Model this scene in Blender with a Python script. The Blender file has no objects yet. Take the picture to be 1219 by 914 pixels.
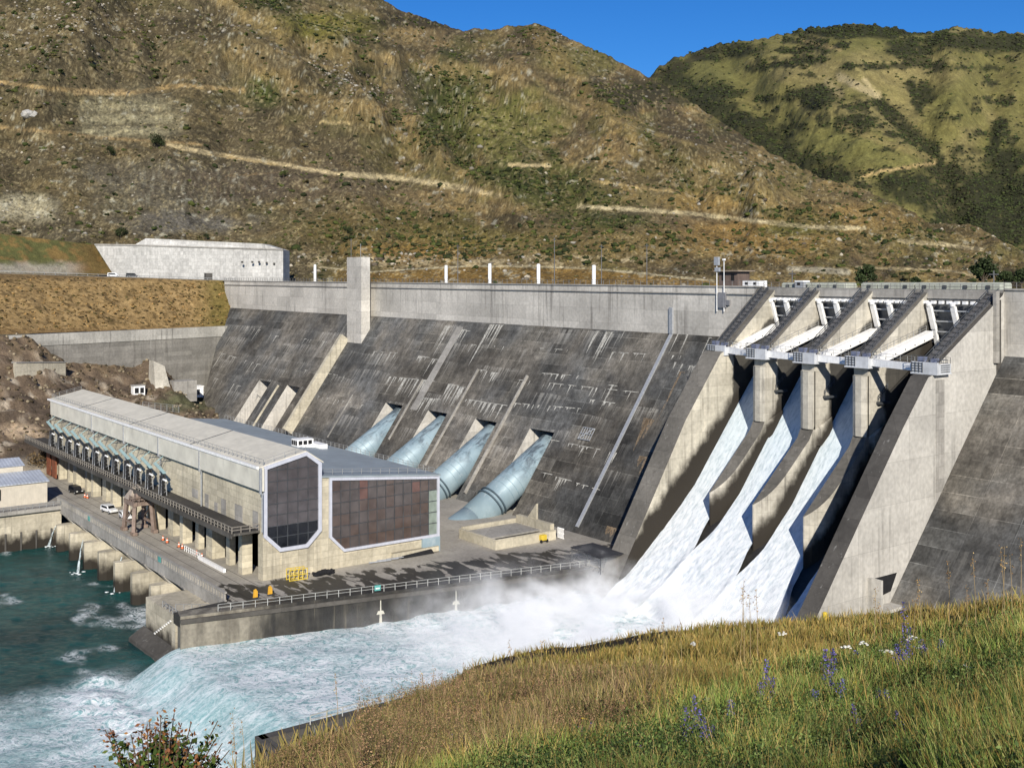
import bpy, bmesh, math, random
import numpy as np
from mathutils import Vector, Matrix
S = bpy.context.scene
COL = S.collection
random.seed(7); RNG = np.random.default_rng(7)
# ------------------------------------------------------------------ view geometry
# World: X runs along the dam axis, Y points upstream, z = 0 is the powerhouse deck.
F, CX, HZ, CZ = 1340.0, 609.5, 327.0, 55.0
def ray(u):
    t = (u-CX)/F
    return (-.8+.6*t, .6+.8*t)
def at(u, v, D):
    a, b = ray(u); return Vector((a*D, b*D, CZ-(v-HZ)/F*D))
def onX(u, v, X): return at(u, v, X/ray(u)[0])
def onY(u, v, Y): return at(u, v, Y/ray(u)[1])
def onZ(u, v, z): return at(u, v, F*(CZ-z)/(v-HZ))
def lin(r, g, b):
    f = lambda c: (c/255/12.92 if c/255 <= .04045 else ((c/255+.055)/1.055)**2.4)
    return (f(r), f(g), f(b))
def la(rgb): return np.array(lin(*rgb))
# ------------------------------------------------------------------ noise
def _h(ix, iy, seed):
    n = (ix.astype(np.int64)*374761393 + iy.astype(np.int64)*668265263 + seed*1442695041) & 0xffffffff
    n = ((n ^ (n >> 13))*1274126177) & 0xffffffff
    n = ((n ^ (n >> 16))*2246822519) & 0xffffffff
    return ((n ^ (n >> 15)) & 0xffff)/65535.0
def vn(x, y, seed=0):
    x = np.asarray(x, float); y = np.asarray(y, float)
    ix = np.floor(x); iy = np.floor(y); fx = x-ix; fy = y-iy
    fx = fx*fx*fx*(fx*(fx*6-15)+10); fy = fy*fy*fy*(fy*(fy*6-15)+10)
    a = _h(ix, iy, seed); b = _h(ix+1, iy, seed); c = _h(ix, iy+1, seed); d = _h(ix+1, iy+1, seed)
    return (a+(b-a)*fx)+((c+(d-c)*fx)-(a+(b-a)*fx))*fy
def fbm(x, y, o=5, seed=0, g=.5):
    r = 0; a = 1; s = 0
    for k in range(o):
        c, sn = math.cos(k*.9), math.sin(k*.9); f = 2.03**k
        r = r+a*(vn((x*c-y*sn)*f+k*17.3, (x*sn+y*c)*f-k*9.1, seed+k)*2-1); s += a; a *= g
    return r/s
def ss(a, b, x):
    t = np.clip((np.asarray(x, float)-a)/(b-a), 0, 1); return t*t*(3-2*t)
# ------------------------------------------------------------------ materials
class NT:
    def __init__(s, name):
        s.m = bpy.data.materials.new(name); s.m.use_nodes = True
        s.t = s.m.node_tree; s.n = s.t.nodes; s.l = s.t.links
        s.b = s.n['Principled BSDF']; s.out = s.n['Material Output']
        s.g = s.n.new('ShaderNodeNewGeometry'); s.pos = s.g.outputs['Position']
        s._xyz = None
    def put(s, i, v):
        if hasattr(v, 'is_linked') or hasattr(v, 'links'): s.l.new(v, i)
        elif isinstance(v, (tuple, list)) and i.type == 'RGBA' and len(v) == 3: i.default_value = (*v, 1)
        else: i.default_value = v
    def math(s, op, a, b=0.0, c=None, clamp=False):
        n = s.n.new('ShaderNodeMath'); n.operation = op; n.use_clamp = clamp
        s.put(n.inputs[0], a); s.put(n.inputs[1], b)
        if c is not None: s.put(n.inputs[2], c)
        return n.outputs[0]
    def xyz(s):
        if not s._xyz:
            n = s.n.new('ShaderNodeSeparateXYZ'); s.l.new(s.pos, n.inputs[0]); s._xyz = n.outputs
        return s._xyz
    def comb(s, x, y, z):
        n = s.n.new('ShaderNodeCombineXYZ')
        for i, v in enumerate((x, y, z)): s.put(n.inputs[i], v)
        return n.outputs[0]
    def vec(s, scale, src=None):
        n = s.n.new('ShaderNodeVectorMath'); n.operation = 'MULTIPLY'
        s.l.new(src or s.pos, n.inputs[0]); n.inputs[1].default_value = scale if isinstance(scale, tuple) else (scale,)*3
        return n.outputs[0]
    def noise(s, scale, detail=4, src=None, rough=.55, dist=0.0):
        n = s.n.new('ShaderNodeTexNoise'); s.l.new(s.vec(scale, src), n.inputs['Vector'])
        n.inputs['Scale'].default_value = 1; n.inputs['Detail'].default_value = detail
        n.inputs['Roughness'].default_value = rough; n.inputs['Distortion'].default_value = dist
        return n.outputs['Fac']
    def rng(s, v, a, b, c=0.0, d=1.0, smooth=True):
        n = s.n.new('ShaderNodeMapRange'); n.interpolation_type = 'SMOOTHSTEP' if smooth else 'LINEAR'
        s.put(n.inputs[0], v)
        for i, q in enumerate((a, b, c, d)): s.put(n.inputs[i+1], q)
        return n.outputs[0]
    def mix(s, f, a, b, blend='MIX'):
        n = s.n.new('ShaderNodeMix'); n.data_type = 'RGBA'; n.blend_type = blend
        s.put(n.inputs[0], f); s.put(n.inputs[6], a); s.put(n.inputs[7], b)
        return n.outputs[2]
    def mulc(s, col, f): # colour * scalar
        n = s.n.new('ShaderNodeVectorMath'); n.operation = 'SCALE'
        s.put(n.inputs[0], col); s.put(n.inputs['Scale'], f); return n.outputs[0]
    def attr(s, name):
        n = s.n.new('ShaderNodeAttribute'); n.attribute_name = name; return n.outputs['Color'], n.outputs['Fac']
    def bump(s, h, strength=.4, dist=.1):
        n = s.n.new('ShaderNodeBump'); s.put(n.inputs['Height'], h)
        n.inputs['Strength'].default_value = strength; n.inputs['Distance'].default_value = dist
        s.l.new(n.outputs[0], s.b.inputs['Normal'])
    def fin(s, col, rough=.85, metal=0.0, spec=.3):
        s.put(s.b.inputs['Base Color'], col); s.put(s.b.inputs['Roughness'], rough)
        s.put(s.b.inputs['Metallic'], metal); s.b.inputs['Specular IOR Level'].default_value = spec
        return s.m
_PLAIN = {}
def plain(name, col, rough=.6, metal=0.0, var=.18, scale=.9, spec=.4):
    if name in _PLAIN: return _PLAIN[name]
    t = NT(name)
    f = t.rng(t.noise(scale, 5), .3, .7, 1-var, 1+var, False)
    g = t.rng(t.noise((scale*4, scale*4, scale*.5), 3), .35, .7, 1-var*.7, 1+var*.5, False)
    _PLAIN[name] = t.fin(t.mulc(t.mulc(t.mix(0.0, col, col), f), g), rough, metal, spec)
    return _PLAIN[name]
def concrete(name, col, dirt=(.05, .045, .04), streak=.5, lift=2.4, bay=9.0, var=.2, wet=None, painted_shade=None, rough=.9, grime=.4):
    t = NT(name); X = t.xyz()
    hz = t.math('ADD', X[0], X[1])
    big = t.rng(t.noise(.09, 5), .3, .7, 1-var, 1+var, False)
    fine = t.rng(t.noise(1.3, 4), .3, .7, .86, 1.14, False)
    # per pour tone
    br = t.n.new('ShaderNodeTexBrick'); br.offset = 0
    t.l.new(t.comb(hz, X[2], 0.0), br.inputs['Vector'])
    br.inputs['Color1'].default_value = (.84,)*3+(1,); br.inputs['Color2'].default_value = (1.1,)*3+(1,)
    br.inputs['Mortar'].default_value = (.6,)*3+(1,); br.inputs['Scale'].default_value = 1
    br.inputs['Mortar Size'].default_value = .035; br.inputs['Mortar Smooth'].default_value = .6
    br.inputs['Brick Width'].default_value = bay; br.inputs['Row Height'].default_value = lift; br.inputs['Bias'].default_value = 0
    c = t.mix(1.0, t.mulc(t.mulc(t.mix(0.0, col, col), big), fine), br.outputs[0], 'MULTIPLY')
    # runs of grime down the face
    st = t.noise((.9, .9, .035), 5, rough=.65)
    pm = t.noise(.07, 3)
    f = t.math('MULTIPLY', t.rng(st, .5, .72), t.rng(pm, .38, .62))
    c = t.mix(t.math('MULTIPLY', f, streak), c, dirt)
    f2 = t.rng(t.noise((.5, .5, .22), 6, rough=.7), .54, .74)
    c = t.mix(t.math('MULTIPLY', f2, grime*.6), c, tuple(q*1.6 for q in dirt))
    st2 = t.rng(t.noise((1.6, 1.6, .05), 4), .62, .78)
    c = t.mix(t.math('MULTIPLY', st2, .28), c, (.62, .6, .54))
    if painted_shade:  # near-black colour painted in for the pier shadow deep in the gate bays
        (yw, zw) = painted_shade; q = t.math('MULTIPLY', t.noise((.5, .5, .3), 5), 3.0)
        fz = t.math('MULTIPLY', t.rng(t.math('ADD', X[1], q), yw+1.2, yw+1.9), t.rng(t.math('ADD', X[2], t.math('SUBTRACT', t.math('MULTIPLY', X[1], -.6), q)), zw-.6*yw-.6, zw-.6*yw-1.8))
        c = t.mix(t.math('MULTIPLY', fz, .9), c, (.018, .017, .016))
    if wet:  # dark, permanently wet belt a few metres over the chute floor
        (y0, z0, k, w) = wet
        d = t.math('SUBTRACT', X[2], t.math('MULTIPLY_ADD', X[1], k, z0-k*y0))
        d = t.math('ADD', d, t.math('MULTIPLY', t.math('SUBTRACT', t.noise((.35, .35, .25), 5), .5), 6.0))
        c = t.mix(t.rng(d, w+2.5, w-.8), c, (.03, .025, .019))
    t.bump(t.noise(2.2, 5), .35, .08)
    return t.fin(c, rough, 0, .25)
def vcol_mat(name, speck=.5, sc=(.35, 1.6), rough=.95, bump=.6, bdist=.6):
    t = NT(name); c, _ = t.attr('col')
    a = t.rng(t.noise(sc[0], 6, rough=.7), .3, .7, 1-speck*.55, 1+speck*.55, False)
    b = t.rng(t.noise(sc[1], 4, rough=.7), .35, .68, 1-speck*.6, 1+speck*.6, False)
    h = t.rng(t.noise(sc[0]*2.3, 3), .35, .65)
    c = t.mulc(t.mulc(c, a), b)
    c = t.mix(t.math('MULTIPLY', h, .22), c, t.mix(1.0, c, (1.14, 1.07, .92), 'MULTIPLY'))
    t.bump(t.noise(sc[0]*2, 6, rough=.7), bump, bdist)
    return t.fin(c, rough, 0, .15)
# ------------------------------------------------------------------ mesh building
def tag(o, label=None, cat=None, group=None, kind=None):
    if label: o['label'] = label
    if cat: o['category'] = cat
    if group: o['group'] = group
    if kind: o['kind'] = kind
    return o
def root(name, loc, label, cat, group=None):
    o = bpy.data.objects.new(name, None); COL.objects.link(o); o.location = loc
    o.empty_display_size = .5
    o['_w'] = tuple(float(q) for q in loc)
    return tag(o, label, cat, group)
class MB:
    def __init__(s): s.v = []; s.f = []; s.mi = []
    def face(s, pts, m=0):
        i = len(s.v); s.v += [tuple(p) for p in pts]; s.f.append(tuple(range(i, i+len(pts)))); s.mi.append(m)
    def box(s, x0, x1, y0, y1, z0, z1, m=0):
        i = len(s.v)
        s.v += [(x, y, z) for z in (z0, z1) for y in (y0, y1) for x in (x0, x1)]
        for q in ((0, 2, 3, 1), (4, 5, 7, 6), (0, 1, 5, 4), (2, 6, 7, 3), (0, 4, 6, 2), (1, 3, 7, 5)):
            s.f.append(tuple(i+k for k in q)); s.mi.append(m)
    def hexa(s, a, b, m=0):  # bottom quad a, top quad b
        i = len(s.v); s.v += [tuple(p) for p in a]+[tuple(p) for p in b]
        for q in ((3, 2, 1, 0), (4, 5, 6, 7), (0, 1, 5, 4), (1, 2, 6, 5), (2, 3, 7, 6), (3, 0, 4, 7)):
            s.f.append(tuple(i+k for k in q)); s.mi.append(m)
    def prism(s, poly, ext, m=0, ms=None, cap=None):
        n = len(poly); i = len(s.v); e = Vector(ext)
        s.v += [tuple(p) for p in poly]+[tuple(Vector(p)+e) for p in poly]
        s.f.append(tuple(range(i+n-1, i-1, -1))); s.mi.append(m if cap is None else cap)
        s.f.append(tuple(range(i+n, i+2*n))); s.mi.append(m if cap is None else cap)
        for k in range(n):
            j = (k+1) % n; s.f.append((i+k, i+j, i+n+j, i+n+k)); s.mi.append(ms[k] if ms else m)
    def tube(s, p, q, r, n=8, r2=None, m=0, caps=True):
        p = Vector(p); q = Vector(q); d = (q-p)
        if d.length < 1e-6: return
        z = d.normalized(); x = z.orthogonal().normalized(); y = z.cross(x); i = len(s.v)
        for c, rr in ((p, r), (q, r if r2 is None else r2)):
            for k in range(n):
                a = 2*math.pi*k/n; s.v.append(tuple(c+x*(rr*math.cos(a))+y*(rr*math.sin(a))))
        for k in range(n):
            j = (k+1) % n; s.f.append((i+k, i+j, i+n+j, i+n+k)); s.mi.append(m)
        if caps:
            s.f.append(tuple(range(i+n-1, i-1, -1))); s.mi.append(m); s.f.append(tuple(range(i+n, i+2*n))); s.mi.append(m)
    def bar(s, p, q, w, h, m=0, up=(0, 0, 1)):
        p = Vector(p); q = Vector(q); d = (q-p).normalized(); up = Vector(up)
        x = d.cross(up)
        if x.length < 1e-4: x = d.orthogonal()
        x.normalize(); u = x.cross(d).normalized(); x *= w/2; u *= h/2
        s.hexa((p-x-u, p+x-u, p+x+u, p-x+u), (q-x-u, q+x-u, q+x+u, q-x+u), m)
    def rail(s, pts, h=1.1, step=2.0, r=.05, rows=(1.0, .5), post=.06):
        for a, b in zip(pts[:-1], pts[1:]):
            a = Vector(a); b = Vector(b); L = (b-a).length; n = max(1, round(L/step))
            for k in range(n+1):
                p = a.lerp(b, k/n); s.bar(p, p+Vector((0, 0, h)), post*2, post*2)
            for t in rows: s.bar(a+Vector((0, 0, h*t)), b+Vector((0, 0, h*t)), r*2, r*2)
    def blob(s, c, r, m=0, jit=.25, sq=(1, 1, 1), sub=1):
        bm = bmesh.new(); bmesh.ops.create_icosphere(bm, subdivisions=sub, radius=1)
        i = len(s.v); c = Vector(c)
        for v in bm.verts:
            k = r*(1+random.uniform(-jit, jit)); s.v.append((c.x+v.co.x*k*sq[0], c.y+v.co.y*k*sq[1], c.z+v.co.z*k*sq[2]))
        for f in bm.faces: s.f.append(tuple(i+v.index for v in f.verts)); s.mi.append(m)
        bm.free()
    def build(s, name, mats, parent=None, smooth=False, org=None, bevel=0):
        if not isinstance(mats, (list, tuple)): mats = [mats]
        P = np.array(s.v, float)
        if parent is not None: o0 = np.array(parent['_w'])
        elif org is not None: o0 = np.array(org, float)
        else:
            lo = P.min(0); hi = P.max(0); o0 = np.array(((lo[0]+hi[0])/2, (lo[1]+hi[1])/2, lo[2]))
        me = bpy.data.meshes.new(name); me.from_pydata([tuple(p) for p in P-o0], [], s.f)
        for m in mats: me.materials.append(m)
        if len(mats) > 1: me.polygons.foreach_set('material_index', s.mi)
        bm = bmesh.new(); bm.from_mesh(me); bmesh.ops.remove_doubles(bm, verts=bm.verts, dist=1e-5)
        bmesh.ops.recalc_face_normals(bm, faces=bm.faces)
        if bevel: bmesh.ops.bevel(bm, geom=list(bm.edges), offset=bevel, segments=1, affect='EDGES', clamp_overlap=True)
        bm.to_mesh(me); bm.free()
        if smooth: me.polygons.foreach_set('use_smooth', [True]*len(me.polygons))
        o = bpy.data.objects.new(name, me); COL.objects.link(o)
        o['_w'] = tuple(float(q) for q in o0)
        if parent is not None: o.parent = parent
        else: o.location = o0
        return o
def soup(name, V, Fc, mat, col=None, parent=None, smooth=False, org=None):
    """big mesh from numpy: V (n,3), Fc (m,k)"""
    V = np.asarray(V, float); Fc = np.asarray(Fc, np.int32)
    o0 = np.array(parent['_w']) if parent is not None else (np.array(org, float) if org is not None else np.append(V.mean(0)[:2], V[:, 2].min()))
    me = bpy.data.meshes.new(name); n, k = Fc.shape
    me.vertices.add(len(V)); me.vertices.foreach_set('co', (V-o0).astype(np.float32).ravel())
    me.loops.add(n*k); me.loops.foreach_set('vertex_index', Fc.ravel())
    me.polygons.add(n); me.polygons.foreach_set('loop_start', np.arange(0, n*k, k, dtype=np.int32))
    if smooth: me.polygons.foreach_set('use_smooth', np.ones(n, bool))
    me.update(calc_edges=True); me.materials.append(mat)
    if col is not None:
        a = me.color_attributes.new('col', 'FLOAT_COLOR', 'POINT')
        c = np.ones((len(V), 4), np.float32); c[:, :3] = col; a.data.foreach_set('color', c.ravel())
    o = bpy.data.objects.new(name, me); COL.objects.link(o); o['_w'] = tuple(float(q) for q in o0)
    if parent is not None: o.parent = parent
    else: o.location = o0
    return o
def grid_faces(nr, nc):
    i = np.arange(nr*nc).reshape(nr, nc)
    return np.stack([i[:-1, :-1], i[:-1, 1:], i[1:, 1:], i[1:, :-1]], -1).reshape(-1, 4)
def copy_tree(o, parent=None):
    c = o.copy(); COL.objects.link(c)
    if parent is not None: c.parent = parent
    for ch in list(o.children): copy_tree(ch, c)
    return c
def proj(P):
    P = np.asarray(P, float); D = -.8*P[..., 0]+.6*P[..., 1]; L = .6*P[..., 0]+.8*P[..., 1]
    return CX+F*L/D, HZ-F*(P[..., 2]-CZ)/D, D
# ------------------------------------------------------------------ camera, sun, sky
cam = bpy.data.cameras.new('camera'); co = bpy.data.objects.new('camera', cam); COL.objects.link(co)
co.location = (0, 0, CZ); co.rotation_euler = (math.pi/2, 0, math.asin(.8))
cam.sensor_width = 36; cam.lens = 36*F/1219; cam.shift_y = -(457-HZ)/1219; cam.clip_end = 20000; cam.clip_start = .2
S.camera = co
SUN = Vector((.748, -.481, .454)).normalized()
sl = bpy.data.lights.new('sun', 'SUN'); sl.energy = 5.0; sl.angle = math.radians(.5); sl.color = (1, .945, .85)
so = bpy.data.objects.new('sun', sl); COL.objects.link(so); so.rotation_euler = SUN.to_track_quat('Z', 'Y').to_euler(); so.location = (0, 0, 200)
W = bpy.data.worlds.new('World'); S.world = W; W.use_nodes = True
wn = W.node_tree.nodes; wl = W.node_tree.links; bg = wn['Background']
sky = wn.new('ShaderNodeTexSky'); sky.sky_type = 'NISHITA'; sky.sun_disc = False
sky.sun_elevation = math.asin(SUN.z); sky.sun_rotation = math.atan2(SUN.x, SUN.y)
sky.altitude = 1500; sky.air_density = 1.0; sky.dust_density = .2; sky.ozone_density = 3.0
hs = wn.new('ShaderNodeHueSaturation'); hs.inputs['Saturation'].default_value = 1.3
tn = wn.new('ShaderNodeMix'); tn.data_type = 'RGBA'; tn.blend_type = 'MULTIPLY'; tn.inputs[0].default_value = 1; tn.inputs[7].default_value = (.46, .72, 1.0, 1)
wl.new(sky.outputs[0], hs.inputs['Color']); wl.new(hs.outputs[0], tn.inputs[6]); wl.new(tn.outputs[2], bg.inputs['Color']); bg.inputs['Strength'].default_value = .09
S.view_settings.view_transform = 'Standard'; S.view_settings.look = 'None'; S.view_settings.exposure = .22; S.view_settings.gamma = 1
S.view_settings.use_curve_mapping = False
S.cycles.max_bounces = 8; S.cycles.volume_bounces = 5; S.cycles.volume_step_rate = 2.0; S.cycles.volume_max_steps = 128
try: S.cycles.use_denoising = True
except Exception: pass
# ================================================================== HILLS
def seg_dist(u, v, pts):
    best = np.full(u.shape, 1e9)
    for (x0, y0), (x1, y1) in zip(pts[:-1], pts[1:]):
        dx, dy = x1-x0, y1-y0; L = dx*dx+dy*dy
        t = np.clip(((u-x0)*dx+(v-y0)*dy)/L, 0, 1)
        best = np.minimum(best, np.hypot(u-x0-t*dx, v-y0-t*dy))
    return best
def hill(name, us, vr, Dr, Db, zb, rows, seed, amp, ridge_noise, power=1.0, back=True, micro=.045, forms=None):
    nc = len(us); s = np.linspace(0, 1, rows)[:, None]
    inv = 1/Db+(1/Dr-1/Db)*s; D = 1/inv
    k = np.clip((D-Db)/(Dr-Db), 0, 1)
    zr = CZ+Dr*(HZ-vr)/F
    z = zb+(zr-zb)*k**power
    T = (us-CX)/F; X = (-.8+.6*T)*D; Y = (.6+.8*T)*D
    env = np.clip(4*k*(1-k), 0, 1)**.6
    n = fbm(X/260, Y/260, 3, seed)*1.0+fbm(X/70, Y/70, 4, seed+20)*.45
    rg = 1-np.abs(fbm(us/95+fbm(X/150, Y/150, 2, seed+5)*.5+0*D, k*.8, 3, seed+40))*2
    z = z+env*amp*(n+.5*rg-.25)+fbm(X/14, Y/14, 4, seed+60)*amp*.10*(.3+env)+fbm(X/4, Y/4, 3, seed+66)*amp*micro*(.3+env)
    if forms: z = z+forms(us, k, D, z)
    z = z+ridge_noise*np.abs(fbm(us/9+0*D, k*3, 4, seed+80))*np.clip(k*6-5, 0, 1)
    if back:
        e = np.linspace(.08, 1, 6)[:, None]
        Xb = X[-1:]*(1+e*.25); Yb = Y[-1:]*(1+e*.25); zbk = z[-1:]-e*Dr*.15
        X = np.vstack([X, Xb]); Y = np.vstack([Y, Yb]); z = np.vstack([z, zbk])
    return np.stack([X, Y, z], -1), k
def I(u, pts): return np.interp(u, [p[0] for p in pts], [p[1] for p in pts])
US = np.arange(-320, 1520, 1.55)
# near hillside behind the dam
sk1 = [(-420, -330), (0, -170), (200, -105), (300, -70), (400, -24), (455, 1), (478, 14), (500, 20), (520, 28), (535, 33), (552, 38), (565, 35), (585, 38), (600, 33), (620, 32), (636, 29), (650, 32), (680, 48), (720, 66), (745, 78), (770, 92), (790, 103), (830, 128), (880, 160), (920, 185), (960, 205), (1000, 222), (1060, 250), (1120, 272), (1180, 292), (1219, 303), (1400, 335), (1640, 345)]
d1 = [(-420, 1000), (0, 1150), (450, 1350), (552, 1650), (640, 1750), (770, 1550), (900, 1250), (1060, 980), (1219, 760), (1640, 600)]
b1 = [(-420, 520), (340, 500), (440, 470), (840, 420), (1000, 400), (1219, 360), (1640, 330)]
def forms1(us, k, D, z):
    v = HZ-F*(z-CZ)/D; U = us+0*D; r = 0
    for pts, w, a in [([(235, -20), (350, 52), (415, 66), (500, 78), (610, 95)], 20, 16), ([(280, 65), (390, 125), (500, 168), (598, 232)], 22, 20), ([(495, 85), (530, 140), (555, 195), (600, 215)], 20, -22), ([(640, 30), (690, 110), (760, 170), (900, 230)], 26, 14), ([(560, 80), (640, 160), (690, 240)], 20, -10), ([(120, -40), (90, 60), (40, 130)], 26, 14), ([(170, 10), (190, 90)], 18, -10), ([(430, 60), (440, 100), (480, 150)], 16, -9), ([(760, 150), (830, 230)], 18, -8)]:
        r = r+a*np.exp(-(seg_dist(U, v, pts)/w)**2)
    return r*ss(0, .1, k)*(1-ss(.9, 1, k))
def forms2(us, k, D, z):
    v = HZ-F*(z-CZ)/D; U = us+0*D; r = 0
    for pts, w, a in [([(1045, 110), (1075, 150), (1112, 180), (1135, 240)], 20, -34), ([(970, 40), (1030, 110), (1100, 195)], 24, 24), ([(900, 55), (1000, 150), (1070, 215)], 26, 20), ([(790, 95), (860, 150), (960, 205)], 24, -22), ([(1190, 50), (1170, 150), (1180, 220)], 20, -20), ([(1130, 60), (1140, 140)], 20, 30), ([(860, 60), (930, 150)], 16, -22)]:
        r = r+a*np.exp(-(seg_dist(U, v, pts)/w)**2)
    return r*ss(0, .1, k)*(1-ss(.88, 1, k))
P1, k1 = hill('hillside', US, I(US, sk1), I(US, d1), I(US, b1), np.full(US.shape, 44.0), 400, 3, 22, 5.0, 1.08, forms=forms1)
u, v, D = proj(P1)
X, Y, Z = P1[..., 0], P1[..., 1], P1[..., 2]
n1 = fbm(u/60, v/40, 5, 101); n2 = fbm(u/22, v/13, 5, 111); n3 = fbm(u/7, v/4.5, 4, 121); n4 = fbm(X/9, Y/9, 4, 131)
diag = fbm((u+v*1.2)/55, (v-u*.35)/9, 4, 141)     # downslope grain
def lerp(c, col, m): return c+(la(col)-c)*np.clip(m, 0, 1)[..., None]
def ell(cu, cv, ru, rv, soft=.5, wob=.45):
    d = np.hypot((u-cu)/ru, (v-cv)/rv)+wob*n2+.3*n1; return 1-ss(1-soft, 1+soft, d)
C1 = np.ones(P1.shape)*la((118, 99, 70))
C1 = lerp(C1, (142, 120, 80), ss(.0, .45, n1+.5*n2)*.8)
C1 = lerp(C1, (96, 82, 63), ss(.02, .4, -n1+.6*diag)*.85)
C1 = lerp(C1, (108, 100, 58), ss(.08, .4, fbm(u/45, v/30, 4, 151))*.75)
C1 = lerp(C1, (158, 128, 80), ss(.15, .5, n2+.4*n3)*.55)
C1 = lerp(C1, (70, 60, 46), ss(.22, .5, n3-.2*n1+.25*diag)*.65)
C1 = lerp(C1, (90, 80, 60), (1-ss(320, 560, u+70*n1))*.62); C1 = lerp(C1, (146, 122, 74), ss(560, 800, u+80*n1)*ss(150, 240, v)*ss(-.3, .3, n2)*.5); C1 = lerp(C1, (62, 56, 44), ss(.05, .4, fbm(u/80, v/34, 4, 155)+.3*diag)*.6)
scr = np.zeros(u.shape); bare = np.zeros(u.shape)
for (cu, cv, ru, rv, col, st, sc) in [
    (538, 125, 36, 52, (66, 74, 36), .9, .85), (512, 165, 22, 26, (60, 68, 34), .85, .8), (600, 150, 62, 40, (112, 110, 54), .7, .25),
    (316, 106, 20, 17, (78, 86, 40), .8, .5), (640, 212, 62, 22, (78, 84, 42), .75, .6), (690, 240, 60, 16, (84, 86, 42), .7, .5),
    (385, 32, 62, 18, (116, 110, 44), .75, .25), (318, 6, 40, 12, (60, 62, 34), .85, .7), (640, 44, 42, 17, (58, 52, 44), .75, .5), (505, 26, 62, 9, (52, 48, 40), .7, .5),
    (745, 112, 56, 14, (60, 56, 42), .75, .6), (420, 55, 50, 14, (70, 66, 44), .5, .45), (760, 62, 40, 8, (58, 56, 40), .5, .5), (690, 70, 44, 20, (116, 108, 60), .6, .15),
    (215, 222, 112, 30, (98, 90, 78), .9, 0), (300, 225, 80, 18, (84, 72, 60), .7, 0), (150, 138, 60, 30, (128, 119, 98), .8, 0), (210, 266, 74, 12, (112, 106, 102), .85, 0), (60, 270, 110, 22, (92, 82, 66), .7, .1),
    (22, 248, 40, 16, (176, 164, 140), .8, 0), (90, 75, 90, 40, (100, 88, 66), .4, .3), (330, 215, 140, 22, (98, 84, 70), .6, .05), (800, 268, 120, 22, (100, 86, 72), .55, .1),
    (900, 285, 90, 22, (158, 124, 68), .7, .15), (840, 240, 40, 12, (156, 122, 66), .7, .1), (1010, 262, 80, 16, (148, 118, 66), .55, .25), (500, 300, 90, 14, (160, 122, 62), .75, .3),
    (690, 290, 120, 22, (128, 108, 62), .6, .35), (560, 285, 60, 14, (120, 110, 54), .5, .4), (450, 275, 90, 26, (124, 106, 58), .5, .5), (945, 274, 34, 7, (84, 90, 38), .7, .3), (720, 262, 40, 8, (76, 84, 40), .6, .5),
    (1080, 285, 80, 14, (130, 112, 66), .5, .3), (480, 105, 30, 30, (112, 100, 78), .6, .1), (870, 215, 120, 30, (138, 118, 76), .5, .25), (40, 305, 95, 13, (92, 98, 48), .85, .5), (40, 318, 100, 5, (136, 130, 118), .8, 0)]:
    m = ell(cu, cv, ru, rv)*st; C1 = lerp(C1, col, m); scr = np.maximum(scr, m*sc); bare = np.maximum(bare, m*(sc == 0))
for pts, w, col, st in [([(235, -20), (350, 52), (415, 66), (500, 78), (610, 95)], 9, (150, 126, 82), .6), ([(280, 65), (390, 125), (500, 168), (598, 232)], 8, (146, 122, 80), .6), ([(640, 30), (690, 110), (760, 170), (900, 230)], 9, (146, 122, 76), .5), ([(495, 85), (530, 140), (555, 195), (600, 215)], 11, (62, 68, 36), .6), ([(430, 60), (440, 100), (480, 150)], 7, (66, 62, 42), .6), ([(170, 10), (190, 90)], 7, (64, 58, 42), .5), ([(560, 80), (640, 160), (690, 240)], 8, (84, 86, 44), .5), ([(760, 150), (830, 230)], 7, (80, 80, 44), .5), ([(90, 0), (60, 70), (20, 120)], 7, (70, 62, 46), .5), ([(800, 180), (900, 250), (1000, 268)], 6, (84, 84, 46), .5), ([(340, 30), (400, 110), (470, 175)], 7, (74, 66, 46), .45)]:
    m = (1-ss(w*.4, w*1.6, seg_dist(u, v, pts)+7*n3+12*n2))*st; C1 = lerp(C1, col, m)
    if col[0] < 90: scr = np.maximum(scr, m*.7)
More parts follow.
